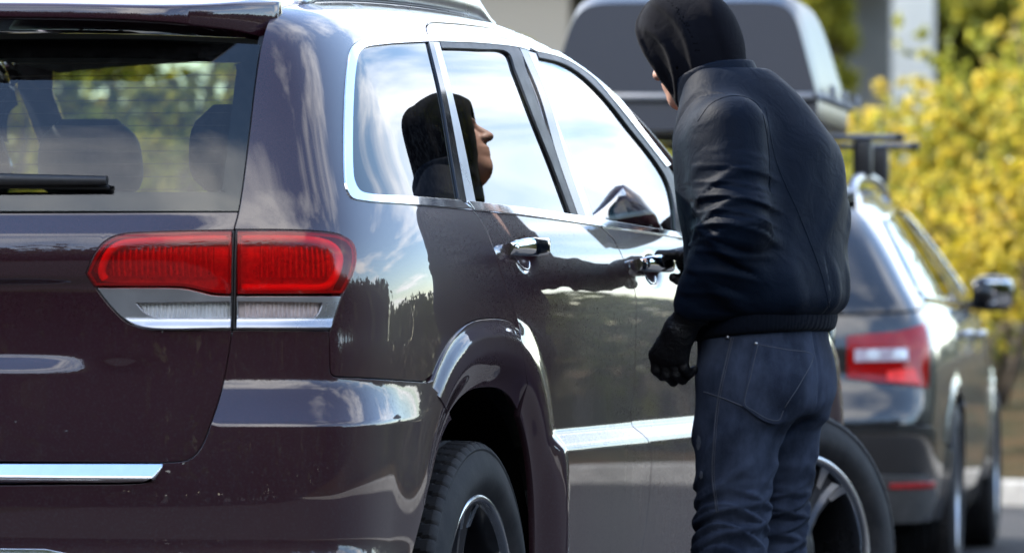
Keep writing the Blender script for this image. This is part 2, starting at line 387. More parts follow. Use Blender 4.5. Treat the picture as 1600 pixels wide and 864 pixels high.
# --- shared seams, traced in photograph pixels and laid on the surface
gate_edge_top = S((432, 11), (422, 25), (410, 66), (400, 127), (390, 212), (374, 326), (366, 357))
gate_edge_mid = S((366, 357), (362, 460), (362, 521))
gate_edge_low = S((362, 521), (356, 561), (346, 612), (331, 658), (313, 701), (295, 718), (254, 723))
light_gate = cat(S((366, 360), (321, 360.5), (235, 363), (186, 367), (163, 378), (146, 400), (134.5, 427)), S((134.5, 427), (149, 449), (177, 484), (200, 504), (229, 514)), S((229, 514), (363, 515)))
light_qtr = cat(S((368, 359), (450, 359.5), (494, 361.5), (528, 366), (545, 375), (553, 390), (554, 409), (548, 432), (534, 461), (517, 510), (514, 515)), S((514, 515), (364, 515)))
door_rear_gap = S((738, 328), (747.5, 340), (760, 361), (774, 398), (789, 445), (802, 479), (814, 518))
bpillar_low = S((939, 354), (957, 372), (971, 398), (982, 426), (993, 460), (994, 500), (993, 540), (991, 600), (986, 659), (997, 680))
# gate : the mid line x=0 closes it; mirrored outline
ge = w2(gate_edge_top+gate_edge_mid[1:]+gate_edge_low[1:], f_gate, G)
ge = np.array(ge); zcut = float(np.interp(326, [p[1] for p in gate_edge_top+gate_edge_mid[1:]+gate_edge_low[1:]], ge[:, 1]))
split = int(np.argmin(np.abs(ge[:, 1]-zcut)))
def full(right):
    """close an outline on the rear face by its mirror image: chart coordinates -> x,z of the rear chart"""
    return right
class Rear(Chart):
    """coordinates (x, z) seen from behind, over the whole width"""
    def __init__(s, f): s.f = f; s.kind = 'b'
    def to2(s, P): P = np.asarray(P); return np.stack([P[..., 0], P[..., 2]], -1)
    def lift(s, U, off=0.0, f=None):
        f = f or s.f; U = np.asarray(U); n = len(U); Z = np.zeros(n); lo = np.full(n, .0); hi = np.full(n, .9)
        for _ in range(34):
            m = (lo+hi)/2; neg = f(U[:, 0], .55-m, U[:, 1]) < 0; lo = np.where(neg, m, lo); hi = np.where(neg, hi, m)
        P = np.stack([U[:, 0], .55-lo, U[:, 1]], 1); nn = grad(f, P); return P+nn*off, nn
RG = Rear(f_gate); RB = Rear(f_bump)
def sym(right):
    r = [np.asarray(p) for p in right]; return r+[np.array([-p[0], p[1]]) for p in r[::-1]]
low_px = gate_edge_top[-9:]+gate_edge_mid[1:]+gate_edge_low[1:]
edge3 = cast(gate_edge_top+gate_edge_mid[1:]+gate_edge_low[1:], f_gate)
e2 = RG.to2(edge3); isplit = int(np.argmin(np.abs(e2[:, 1]-1.252)))
lg2 = RG.to2(cast(light_gate, f_gate))
lg_hole = [lg2]; lgm = lg2*np.array([-1, 1])
# gate sheet: outline runs down the seam, along the light cut-out (the light sits on the seam), then on
top_pt = e2[isplit]; seam_a = [p for p in e2[isplit:] if p[1] > lg2[0][1]]; seam_b = [p for p in e2 if p[1] < lg2[-1][1]]
gate_right = [np.array([0, top_pt[1]-.002]), np.array([.3, top_pt[1]-.001])]+seam_a+list(lg2)+seam_b+[np.array([.3, e2[-1][1]]), np.array([0, e2[-1][1]-.001])]
gate = panel('tailgate', RG, sym(gate_right[1:-1]), PAINT, suv, mirror=False)
# rear window: from the belt seam up to the spoiler
glass_right = [np.array([.3, top_pt[1]+.001])]+[p for p in e2[isplit::-1] if p[1] < 1.60]+[np.array([.45, 1.612]), np.array([.25, 1.615])]
rear_glass = panel('rear_window', RG, sym(glass_right), GLASS_REAR, suv, gap=.003, lip=.004, off=-.004, mirror=False)
# black printed border of the rear window (inside face) with heating lines
rim_in = inset(resample(sym(glass_right), .03), .045)
panel('window_frit', RG, sym(glass_right), BLACK_GLOSS, rear_glass, holes=[rim_in], gap=.003, lip=0, off=-.0075, mirror=False, step=.03)
hl = MB()
for z in np.arange(1.30, 1.57, .026):
    xm = float(np.interp(z, [1.25, 1.6], [.62, .64])); P, n = RG.lift(np.stack([np.linspace(-xm, xm, 40), np.full(40, z)], 1), -.006)
    hl.tube(P, .0006, 4, False)
tag(hl.build('heating_wire', simple('heating_wire', (.10, .06, .04), .5), rear_glass), kind='stuff')

# quarter panel with the D pillar
arch_pts = lambda rho, yc, t0, t1, n=40: [np.array([SY(yc+.535*rho*math.copysign(abs(math.cos(t))**(2/2.6), math.cos(t))), WZ+.628*rho*max(math.sin(t), 0)**(2/2.6)]) for t in np.linspace(t0, t1, n)]
q_top = float(cast([(432, 11)], f_body)[0][2])
A_ = w2(gate_edge_top)                                             # down the tailgate seam
Lq = w2(light_qtr[:-9])                                            # round the light to its lower outer corner
low_q = w2(S((514, 516), (515, 550), (516, 578), (518, 585), (523, 588))+S((523, 588), (600, 592), (661, 596))[1:])
# flare outer line from bumper corner up and over to the door seam
fo = arch_pts(1.03, WY[0], math.radians(152), math.radians(38), 60)
p_fl = low_q[-1]; fo = [p for p in fo if p[1] > p_fl[1]+.004]
dg = w2(door_rear_gap); ydoor = dg[-1][0]
fo_q = [p for p in fo if p[0] < dg[-1][0]-.004]
dg_up = [p for p in dg if p[1] > fo_q[-1][1]+.006]
# window opening of the whole side (outer edge of chrome)
chrome_out_q = S((738, 328), (642, 320), (567, 314), (549, 309), (540, 293), (537.5, 270), (537.5, 180), (542, 110), (549, 76), (563, 65), (600, 59), (669, 55.5))
chrome_in_q = S((718, 314), (642, 307.5), (573, 303), (560, 298), (552, 283), (549.5, 262), (549.5, 180), (554, 110), (560, 84), (569, 76), (600, 70.5), (670, 66))
cq = w2(chrome_out_q)
roof_gap_r = S((669, 55.5), (666, 49), (667.5, 40), (673, 36.3), (699, 36.6), (764, 43), (802, 49), (830, 54), (847, 59), (875, 71), (905, 92), (935, 122))
rg = w2(roof_gap_r)
rgz = [p for p in rg[:26]]
roof_seam = [np.array([SY(y), float(z)]) for y, z in zip(np.linspace(.30, 3.2, 50), np.zeros(50))]
def seam_z(y):
    """height of the roof seam (outside x of the roof sheet)"""
    xr = .655; ys = np.atleast_1d(y); lo = np.full(len(ys), .9); hi = np.full(len(ys), 1.9)
    for _ in range(30):
        m = (lo+hi)/2; neg = f_body(np.full(len(ys), xr+.0), ys, m) < 0; lo = np.where(neg, m, lo); hi = np.where(neg, hi, m)
    return lo
yrs = np.linspace(.43, 2.30, 40); zrs = seam_z(yrs); seam2 = [np.array([SY(a), b]) for a, b in zip(yrs, zrs)]
c_end = cq[-1]; ysplit = c_end[0]
quarter = cat(A_, Lq, low_q, fo_q, dg_up[::-1], cq, rg[:20], [np.array([rg[19][0]+.0, float(np.interp(rg[19][0], [p[0] for p in seam2], [p[1] for p in seam2]))-.002])], [p for p in seam2[::-1] if p[0] < rg[19][0]-.01 and p[0] > A_[0][0]+.02])
qp = panel('quarter_panel', W, quarter, PAINT_CLEAN, suv, f=lambda x, y, z: f0(x, y, z))
# roof
xr_line = np.full(40, .655)
roof_loop = [np.array([x, y]) for x, y in zip(xr_line, yrs)]+[np.array([.62, 2.42]), np.array([.4, 2.47]), np.array([0.001, 2.49])]
roof_loop = roof_loop+[np.array([-p[0], p[1]]) for p in roof_loop[::-1]]
panel('roof', T, roof_loop, PAINT_CLEAN, suv, mirror=False, step=.03)
# side chrome + windows
chrome_q = panel('window_trim', W, cat(w2(chrome_out_q), w2(S((671, 57), (690, 135), (716, 240), (730, 318)))[::1], [cq[0]]), CHROME, suv, holes=(), gap=.001, off=.003, f=f0, step=.012) if False else None
div_l = S((670, 64), (690, 150), (707, 250), (717, 314))
band = cat(w2(chrome_out_q, f0), w2(S((669, 55.5), (670, 66)), f0), w2(chrome_in_q[::-1], f0), w2(S((718, 314), (738, 328)), f0))
panel('window_trim', W, band, CHROME, suv, gap=.0006, off=.004, f=f0, step=.012, lip=.01)
qg = cat(w2(chrome_in_q, f0), w2(S((670, 66), (690, 150), (707, 250), (718, 314)), f0))
panel('quarter_window', W, qg, GLASS_DARK, suv, gap=.001, off=-.003, f=f0, lip=.003)
def window(name, outline_px, mat, gap=.001):
    return panel(name, W, w2(outline_px, f0), mat, suv, gap=gap, off=-.006, f=f0, lip=.003)
rd_glass = cat(S((687, 68), (705, 136), (722, 210), (738, 280), (745, 317)), S((745, 317), (800, 324), (903, 338)), S((903, 338), (868, 240), (842, 150), (811, 75)), S((811, 75), (760, 70), (687, 66.5)))
window('rear_door_window', rd_glass, GLASS_DARK)
fd_glass = cat(S((838, 83), (875, 200), (905, 275), (929, 340)), S((929, 340), (987, 351), (1064, 364)), S((1064, 364), (1064, 330), (1059, 292), (1040, 255), (998, 202)), S((998, 202), (960, 155), (922, 115), (884, 92), (838, 81)))
window('front_door_window', fd_glass, GLASS_LIGHT)
# black seals inside the openings (photograph: dark band on top and front edge)
def band_px(name, a, b, mat, off=.001, lip=.006, f=f0, parent=None):
    return panel(name, W, cat(w2(a, f), w2(b[::-1], f)), mat, parent or suv, gap=.0003, off=off, f=f, lip=lip, step=.012)
band_px('window_seal', S((687, 66), (748, 69), (808, 75), (822, 110), (850, 190), (876, 255), (903, 338)), S((690, 75), (748, 77), (793, 82), (806, 112), (836, 190), (862, 255), (892, 336)), BLACK_PLASTIC)
band_px('window_seal', S((838, 82), (884, 92), (922, 115), (960, 155), (998, 202), (1040, 255), (1059, 290), (1064, 330), (1064, 362)), S((842, 90), (876, 98), (905, 114), (945, 152), (985, 202), (1026, 254), (1044, 285), (1053, 320), (1056, 361)), BLACK_PLASTIC)
band_px('pillar_trim', S((669, 66), (689, 150), (706, 250), (717, 314)), S((676, 66), (697, 150), (716, 250), (728, 316)), BLACK_GLOSS, off=.002)
band_px('pillar_trim', S((676.5, 66), (697.5, 150), (717, 250), (729, 317)), S((686, 67), (704, 136), (724, 222), (743, 317)), CHROME_MATT, off=.001)
# chrome belt and roof line on the doors
band_px('belt_trim', S((738.6, 328), (830, 338.5), (939, 354)), S((729, 315), (830, 327), (923, 341)), CHROME, off=.005, lip=.012)
band_px('belt_trim', S((940, 354.5), (1006, 363), (1068, 373)), S((924, 341), (987, 352), (1066, 365)), CHROME, off=.005, lip=.012)
band_px('roof_trim', S((670, 56), (740, 58), (798, 66), (824, 73)), S((671, 65.5), (748, 68), (808, 74.5), (826, 79.5)), CHROME, off=.004)
band_px('roof_trim', S((813, 69), (850, 77), (890, 90), (930, 116), (965, 153), (1003, 203), (1046, 258)), S((838, 81.5), (860, 86), (886, 95), (925, 121), (960, 160), (997, 206), (1040, 261)), CHROME, off=.004)
band_px('gap_backing', [p+np.array([-9, 0]) for p in gate_edge_top], [p+np.array([9, 0]) for p in gate_edge_top], BLACK_PLASTIC, off=-.022, lip=0)  # dark backing added behind the seam to stop light showing through the gap
# doors : window frame above the belt, sheet below
zb = .40
def ysz(y, z): return np.array([SY(y), z])
bl = w2(bpillar_low); bl_tail = [ysz(2.235, .70), ysz(2.235, .66), ysz(2.21, .55), ysz(2.17, .46), ysz(2.15, zb)]
bl = [p for p in bl if p[1] > .775]+[ysz(2.20, .745)]+bl_tail
bl = bl[:-7]+list(catmull(bl[-7:], 5))
belt_r = w2(S((738, 328), (830, 338.5), (939, 354)), f_plain); belt_f = w2(S((939, 354), (1006, 363), (1068, 373)), f_plain)
arch_in = arch_pts(.795, WY[0], math.radians(74), math.radians(2), 40)
dg_low = [p for p in dg]
gap_flare = [ysz(1.17, .99), ysz(1.185, .95), ysz(1.20, .90)]
gapf = w2(S((814, 518), (814, 538), (819, 567), (824, 600)))
arch_d = [p for p in arch_in if p[0] > gapf[-1][0]+.008]
rdoor = cat(belt_r, bl, [ysz(1.52, zb)], arch_d[::-1], gapf[::-1], dg[::-1])
panel('rear_door', W, rdoor, PAINT, suv, step=.011)
fdoor = cat(belt_f, [ysz(3.05, 1.20), ysz(3.12, 1.10), ysz(3.16, .9), ysz(3.18, .70), ysz(3.16, .52), ysz(3.12, zb)], bl[::-1])
panel('front_door', W, fdoor, PAINT, suv)
# frames (painted) of the doors above the glass, between the roof gap and the chrome
fr_r = cat(w2(S((669.5, 55), (667, 49), (668.5, 41), (674, 37.5), (699, 38), (764, 44.5), (802, 50.5), (812, 53)), f0), w2(S((812, 53), (824, 72.5)), f0), w2(S((824, 72.5), (798, 65.5), (740, 57.5), (670, 55.5)), f0))
panel('door_frame', W, fr_r, PAINT_CLEAN, suv, f=f0, gap=.0008)
fr_f = cat(w2(S((813, 53), (847, 60.5), (875, 73), (905, 94), (935, 124), (975, 170), (1010, 212)), f0), w2(S((1010, 212), (1003, 203), (965, 153), (930, 115.5), (890, 89.5), (850, 76.5), (813, 68)), f0))
panel('door_frame', W, fr_f, PAINT_CLEAN, suv, f=f0, gap=.0008)
bp = cat(w2(S((812, 76), (843, 150), (869, 240), (904, 339)), f0), w2(S((904, 339), (929, 341)), f0), w2(S((929, 341), (905, 275), (875, 200), (838, 83)), f0))
panel('pillar_cover', W, bp, CHROME_MATT, suv, f=f0, gap=.0006, off=-.001)
band_px('pillar_trim', S((812, 77), (843, 151), (869, 241), (903, 338)), S((824, 79), (855, 151), (882, 241), (915, 339.5)), BLACK_GLOSS, off=.0015)
# roof side rail sheet: between roof seam and roof gap of the doors
rg_all = [p for p in rg if p[0] >= rg[19][0]]
seam_f = [p for p in seam2 if p[0] > rg[19][0]]
apil = [ysz(2.55, 1.585), ysz(2.80, 1.485), ysz(3.0, 1.385), ysz(3.15, 1.29)]
rs = cat([p for p in rg_all if p[0] < SY(2.62)], [ysz(2.50, float(seam_z(2.5)[0])-.01)], seam_f[::-1])
panel('roof_side', W, rs, PAINT_CLEAN, suv, f=f0)
# windscreen, bonnet, wings, nose
ws = [np.array(p) for p in ((.60, 2.52), (.70, 2.75), (.755, 3.0), (.775, 3.2), (.5, 3.30), (.001, 3.34))]
ws_loop = [np.array((.001, 2.50)), np.array((.35, 2.485)), np.array((.60, 2.44)), np.array((.685, 2.66)), np.array((.735, 2.90)), np.array((.76, 3.15)), np.array((.74, 3.24)), np.array((.45, 3.33)), np.array((.001, 3.36))]
ws_loop = ws_loop+[np.array([-p[0], p[1]]) for p in ws_loop[-2::-1] if p[0] > .01]
panel('windscreen', T, ws_loop, GLASS_SCREEN, suv, mirror=False, step=.05, off=-.004, lip=.004)
ap = cat([np.array(p) for p in ((.66, 2.32), (.745, 2.55), (.80, 2.80), (.845, 3.05), (.86, 3.22), (.76, 3.24), (.762, 3.15), (.737, 2.90), (.687, 2.66), (.602, 2.44), (.62, 2.40))])
panel('windscreen_pillar', T, ap, PAINT_CLEAN, suv, f=f0)
hood = [np.array(p) for p in ((.001, 3.37), (.45, 3.34), (.74, 3.25), (.80, 3.27), (.80, 3.8), (.79, 4.3), (.74, 4.62), (.4, 4.72), (.001, 4.74))]
hood = hood+[np.array([-p[0], p[1]]) for p in hood[-2::-1] if p[0] > .01]
panel('bonnet', T, hood, PAINT_CLEAN, suv, mirror=False, step=.04)
fa_in = arch_pts(.795, WY[1], math.radians(178), math.radians(2), 50)
wing_top = [ysz(3.20, 1.155), ysz(3.6, 1.10), ysz(4.0, 1.06), ysz(4.4, 1.01)]
wing = cat(S(*wing_top), [ysz(4.50, .95), ysz(4.52, .75), ysz(4.45, .50), ysz(4.42, .43)], fa_in[::-1], [ysz(3.40, zb), ysz(3.16, zb), ysz(3.185, .55), ysz(3.20, .70), ysz(3.18, .9), ysz(3.14, 1.10)])
panel('front_wing', W, wing, PAINT, suv)
sill = [ysz(1.52, .29), ysz(1.52, zb-.004), ysz(3.38, zb-.004), ysz(3.38, .29)]
panel('sill', W, sill, BLACK_PLASTIC, suv, off=-.01)
nose = [np.array(p) for p in ((-.86, .42), (-.86, .98), (-.5, 1.05), (.0, 1.06), (.5, 1.05), (.86, .98), (.86, .42), (0, .36))]
panel('front_bumper', FR, nose, PAINT, suv, mirror=False, step=.05)
for i in range(7): MB().box((-.42+.14*i, 4.80-.16*(-.42+.14*i)**2+.012, .88), (.09, .02, .20), bev=.008).build('grille_slot', CHROME_MATT, suv)
for s_ in (-1, 1):
    hlm = MB().box((s_*.68, 4.725, .92), (.30, .05, .15), bev=.02); hlm.build('headlight', GLASS_LIGHT, suv)
# side corners of the nose between wing and bumper
cor = [ysz(4.51, .43), ysz(4.53, .75), ysz(4.51, .96), ysz(4.62, .96), ysz(4.66, .70), ysz(4.62, .43)]
panel('bumper_corner', W, cor, PAINT, suv)
# flare of the rear wheel arch: its own piece between bumper and door
fo_in = arch_pts(.80, WY[0], math.radians(150), math.radians(60), 50)
fg = w2(S((665, 597), (680, 615), (692, 630), (702, 656)), f_body)
fl_out = [p for p in arch_pts(1.03, WY[0], math.radians(152), math.radians(38), 60) if p[1] > fg[0][1] and p[0] < gapf[0][0]-.004]
fl_in = [p for p in arch_pts(.795, WY[0], math.radians(170), math.radians(30), 90) if p[1] > fg[-1][1]+.003 and p[0] < gapf[-1][0]-.003]
panel('wheel_arch_flare', W, cat(fl_out, gapf, fl_in[::-1], fg[::-1]), PAINT, suv, f=f_flare, off=.0, step=.009)
# bumper: right half traced, closed below, mirrored to the left as one sheet round the rear
gl3 = cast(gate_edge_mid[5:]+gate_edge_low[1:], f_bump); 
bq = w2(S((661, 597), (600, 593), (523, 589))+S((523, 589), (517, 586), (515.5, 578), (515, 550), (514, 517))[1:]+S((514, 517), (440, 516.5), (364, 516))[1:], f_bump, B)
bg_ = w2(S((364, 516), (362, 523))+gate_edge_low[1:], f_bump, B)
fb = w2(S((702, 658), (692, 679), (679, 722), (661, 799), (644, 864)), f_bump, B)
strip_px = S((254, 724), (248, 736), (240, 746), (231, 753), (212, 755.5), (100, 757), (0, 758))
st_ = w2(strip_px, f_bump, B)
xz0 = -B.xc+.002
bump_loop = cat(bq, bg_, st_, [np.array([xz0, st_[-1][1]-.001]), np.array([xz0, .36])], [np.array([0., .36]), np.array([SY(.45), .36]), np.array([SY(.50), .42])], [p for p in fb[::-1] if p[1] > .43], )
# the wheel edge continues under the flare to the seam
fgb = w2(S((706, 656), (697, 630), (685, 613), (668, 597)), f_bump, B)
bump_loop = cat(bump_loop, fgb)
panel('rear_bumper', B, bump_loop, PAINT, suv, gap=.0015)
# chrome step strip
cs = cat(w2(S((0, 723), (130, 723), (257, 723)), f_bump, B), w2(S((257, 723), (248, 736), (240, 746), (231, 753), (212, 755), (0, 757.5)), f_bump, B))
cs = cat([np.array([xz0, cs[0][1]])], cs, [np.array([xz0, cs[-1][1]])])
def f_strip(x, y, z): return f_bump(x, y, z)+.016*sst(z, .7395, .7425)-.004*sst(z, .73, .7395)
zs_ = [p[1] for p in cs]; zt_ = max(zs_)
panel('step_trim', B, cs, CHROME, suv, f=lambda x, y, z: f_bump(x, y, z)-.55*np.clip(zt_-z, 0, .05)+10*np.clip(zt_-z-.026, 0, .05)**2*8, off=-.003, step=.005, gap=.001, lip=.02)
# lower chrome of the rear apron and its dark valance
zc_ = float(cast([(100, 857)], f_bump)[0][2])
lc = [np.array([xz0, zc_]), np.array([-.28, zc_]), np.array([-.20, zc_-.015]), np.array([-.24, zc_-.04]), np.array([xz0, zc_-.045])]
panel('apron_trim', B, lc, CHROME, suv, f=f_bump, off=.006, step=.012)
# --- spoiler
sp = MB(); rings = []
xs_ = np.concatenate([np.linspace(0, .5, 11), np.linspace(.53, .672, 20)])
for x in np.concatenate([-xs_[:0:-1], xs_]):
    ax = abs(x); e = min(1, max(0, (ax-.40)/.272))**2.4; yt = .130+.10*ax*ax+.225*e; zt = lambda y: float(ZR(y))-.034*(x/.75)**2-.012*sst(ax, .60, .70)-.016*(1-sst(y, .10, .43))
    zl = zt(yt)-.030-.052*e; r = []
    for y in np.linspace(.425, yt+.012, 9): r.append((x, y, zt(y)+.001-.012*e*sst(.45-y, 0, .2)))
    z1 = r[-1][2]; r += [(x, yt+.004, z1-.003), (x, yt, z1-.008), (x, yt+.001, zl+.004), (x, yt+.006, zl), (x, yt+.03, zl-.002), (x, max(yt+.035, .29+.09*ax*ax), zl-.02+.014*e), (x, max(yt+.045, .40), zl-.02+.014*e)]
    rings.append(r)
sp.loft(rings); spo = sp.build('spoiler', PAINT_CLEAN, suv, sharp=42)
MB().box((0, .145, 1.628), (.24, .012, .014), bev=.003).build('brake_light', simple('brake_lens', (.25, .01, .012), .15), spo)
# --- rear lights
def lens_glass(name, tint, ior=1.5):
    m = Mat(name); fr = thin_fresnel(m, ior)
    tr = m.n('ShaderNodeBsdfTransparent', {'Color': (*tint, 1)}); gl = m.n('ShaderNodeBsdfGlossy', {'Roughness': 0.01})
    mx = m.n('ShaderNodeMixShader', {0: fr, 1: tr.outputs[0], 2: gl.outputs[0]})
    pl = m.n('ShaderNodeBsdfPrincipled', {'Base Color': (tint[0]*.62, tint[1]*.25, tint[2]*.35, 1), 'Roughness': .2})
    m2 = m.n('ShaderNodeMixShader', {0: .14, 1: mx.outputs[0], 2: pl.outputs[0]}); m.t.links.new(m2.outputs[0], m.out.inputs['Surface']); return m.m
RED_LENS = lens_glass('red_lens', (.93, .055, .05)); CLEAR_LENS = glass('clear_lens', (.93, .95, .96), 1.5, 0.0)
REFL = simple('reflector', (.85, .84, .82), .30, .5, .25, 90); RED_GUIDE = simple('light_guide', (.95, .30, .22), .25, 0, .1); REFL_B = simple('bright_reflector', (.88, .88, .90), .3, .4, .12, 60); REFL_R = simple('warm_reflector', (.86, .70, .68), .3, .4, .2, 45); DARKRED = simple('dark_red', (.22, .012, .012), .3, 0, .15)
def lamp_section(ch, f, outline, red_low, windows, seamx, inner):
    """one light cluster: bezel, red lens over reflector and light guide, clear window"""
    o2 = [np.asarray(p) for p in ch.to2(cast(outline, f))]
    red = ch.to2(cast(red_low[0], f)); bez = ch.to2(cast(red_low[1], f)); out = []
    house = panel('light_housing', ch, o2, BLACK_PLASTIC, suv, off=-.040, f=f, lip=0, gap=0, step=.03)
    rimh = panel('light_rim', ch, o2, BLACK_PLASTIC, suv, holes=[inset(resample(o2, .01), .004)], off=.001, f=f, lip=.03, gap=.001, step=.02)
    lens = panel('tail_light', ch, red, RED_LENS, suv, off=.010, f=f, lip=.012, gap=.003, step=.010)
    for k, o in enumerate(lens):
        sg = 1 if k == 0 else -1
        tmp = panel('reflector', ch, inset(resample(red, .006), .004), REFL, o, off=-.030, f=f, lip=0, gap=0, step=.012, mirror=False)
        g1 = ch.to2(cast(inner, f)); P, n = ch.lift(np.array(g1), -.006, f)
        gd = MB().tube(P, .0085, 8).build('light_guide', RED_GUIDE, o)
        dk = panel('dark_border', ch, resample(red, .008), DARKRED, o, holes=[inset(resample(red, .008), .011)], off=.003, f=f, lip=.0, gap=.003, step=.02, mirror=False)
        rb = MB()
        zz = [p[1] for p in red]; z0, z1 = min(zz), max(zz); uu = [p[0] for p in red]; u0, u1 = min(uu), max(uu)
        for u in np.arange(u0+.05, u1-.04, .012):
            q, n = ch.lift(np.array([(u, z) for z in np.linspace(z0+.035, z1-.028, 10)]), -.020, f)
            if inside(np.array([(u, z0+.035), (u, z1-.028)]), red).all(): rb.tube(q, .0030, 6, False)
        if rb.V: rb = tag(rb.build('rib', REFL, o), kind='stuff')
        else: rb = None
        if sg < 0:
            for c in [x for x in (tmp, gd, dk, rb) if x]:
                c.data.transform(Matrix.Scale(-1, 4, (1, 0, 0))); c.data.flip_normals()
    wnd = ch.to2(cast(windows, f))
    bz = panel('light_bezel', ch, bez, CHROME_MATT, suv, holes=[wnd], off=.004, f=lambda x, y, z: f(x, y, z)+.020*sst(z, 1.018, 1.034)*(1-sst(z, 1.06, 1.10))*0-.008*(1-sst(z, 1.014, 1.040)), lip=.014, gap=.0025, step=.007)
    for k, o in enumerate(bz):
        c1 = panel('clear_window', ch, wnd, CLEAR_LENS, o, off=-.002, f=f, lip=0, gap=.0, step=.02, mirror=False)
        c2 = panel('reflector', ch, inset(resample(wnd, .006), -.004), REFL_B if not seamx else REFL_R, o, off=-.013, f=f, lip=0, gap=0, step=.02, mirror=False)
        rb = MB(); uu = [p[0] for p in wnd]; z0 = min(p[1] for p in wnd); z1 = max(p[1] for p in wnd)
        for u in np.arange(min(uu)+.012, max(uu)-.004, .0085):
            q, n = ch.lift(np.array([(u, z) for z in np.linspace(z0, z1, 5)]), -.0125, f); rb.tube(q, .0028, 6, False)
        rb = tag(rb.build('rib', REFL_B if not seamx else REFL_R, o), kind='stuff')
        if k:
            for c in (c1, c2, rb): c.data.transform(Matrix.Scale(-1, 4, (1, 0, 0))); c.data.flip_normals()
CG = Chart(f_gate)
lamp_section(CG, f_gate, light_gate,
    (cat(S((364, 361), (321, 361.5), (235, 364), (187, 368), (164, 379), (147, 401), (135.5, 427)), S((135.5, 427), (150, 447.5)), S((150, 447.5), (230, 448), (284, 448.7), (304, 452), (333, 459), (362, 460.8))),
     cat(S((151, 449), (284, 450), (304, 453.5), (333, 460.5), (362, 462)), S((362, 462), (362, 514)), S((362, 514), (229, 513), (201, 503), (178, 483), (151, 449)))),
    cat(S((215, 474), (280, 473), (360, 472)), S((360, 472), (360, 495)), S((360, 495), (247, 495), (229, 488), (215, 474))), 0,
    S((358, 371), (300, 372), (220, 376), (186, 381), (168, 396), (158, 425), (163, 438)))
lamp_section(W, f0, light_qtr,
    (cat(S((370, 361), (450, 361), (493, 363), (527, 367.5), (544, 376), (551.5, 390), (552.5, 409), (547, 432), (533, 460)), S((533, 460), (450, 460.5), (370, 460.8))),
     cat(S((369, 462), (450, 462), (533, 462)), S((533, 462), (516, 510), (513, 514)), S((513, 514), (369, 514)))),
    cat(S((373, 472), (440, 472.5), (502, 474)), S((502, 474), (496, 489), (490, 495)), S((490, 495), (373, 495))), 1,
    S((376, 371), (450, 371), (500, 376), (524, 386), (533, 402), (526, 432), (512, 447), (450, 450), (378, 450)))
# --- handles
for h in HND:
    P, n = W.lift(np.array([W.to2(np.array([h[0], y, h[2]])) for y in np.linspace(h[1]-.115, h[1]+.115, 25)]), 0, f_plain)
    r = []
    for i in range(25):
        t = i/24*2-1; lift = .036*(1-abs(t)**3.5)+.004; a = .0205*(1-.35*abs(t)**6); b = .0105; c = P[i]+n[i]*lift; up = np.array([0, 0, 1.])
        sag = -.004*(1-t*t)
        r.append([c+up*(a*math.copysign(abs(math.cos(k))**.7, math.cos(k))+sag)+n[i]*b*math.copysign(abs(math.sin(k))**.7, math.sin(k)) for k in np.linspace(0, 2*math.pi, 16, endpoint=False)])
    hd = MB().loft(r).build('door_handle', CHROME, suv, sharp=60)
    ft, ft_ = [MB().box(P[i]+n[i]*.008, (.030, .034, .024), bev=.008).build('handle_foot', CHROME, hd) for i in (2, 22)]
    # bright lower rim of the finger cup
    cu = MB(); yc, zc = h[1]+.012, h[2]-.014
    Q, nn = W.lift(np.array([[SY(yc+.050*math.cos(a)), zc+.030*math.sin(a)] for a in np.linspace(math.radians(205), math.radians(335), 16)]), .001, f_body)
    cu.tube(Q, .0022, 6); cu = cu.build('cup_rim', CHROME, hd)
    hd2 = mirror_obj(hd, suv)
    for c in (ft, ft_, cu): mirror_obj(c, hd2)
# --- roof rails
for sg in (1, -1):
    ys = np.concatenate([np.linspace(.62, .80, 8), np.linspace(.9, 1.85, 12), np.linspace(1.90, 2.05, 9)]); r = []
    for y in ys:
        e = min(1, max(0, (y-.62)/.14), max(0, (2.05-y)/.16)); hgt = .052*sst(e, 0, 1)
        x = .640-.012*sst(y, 1.6, 2.1); base = float(ZR(y))-.034*(x/.75)**2-.018
        r.append([(sg*(x+.021*math.cos(k)), y, base+hgt*.55-.004+(.016+.016*e)*math.sin(k)) for k in np.linspace(0, 2*math.pi, 14, endpoint=False)])
    rail = MB().loft(r).build('roof_rail', CHROME_MATT, suv)
# --- door mirrors
for sg in (1, -1):
    r = []
    for i, x in enumerate(np.linspace(.985, 1.185, 12)):
        t = (x-.985)/.20*2-1; e = (1-abs(t)**4)**.35 if abs(t) < 1 else .0; e = max(e, .35); hz = .085*e*(1-.12*t); hy = .065*e
        r.append([(sg*x, 2.985+.03*t+hy*math.copysign(abs(math.sin(k))**.8, math.sin(k)), 1.375+hz*math.copysign(abs(math.cos(k))**.7, math.cos(k))) for k in np.linspace(0, 2*math.pi, 20, endpoint=False)])
    mir = MB().loft(r).build('door_mirror', PAINT_CLEAN, suv, sharp=50)
    MB().box((sg*.95, 3.0, 1.29), (.10, .06, .07), bev=.015).build('mirror_arm', BLACK_PLASTIC, mir)
    MB().box((sg*1.085, 2.918, 1.377), (.165, .008, .125), bev=.003).build('mirror_glass', simple('mirror_silver', (.85, .88, .92), .03, 1.0, .01), mir)
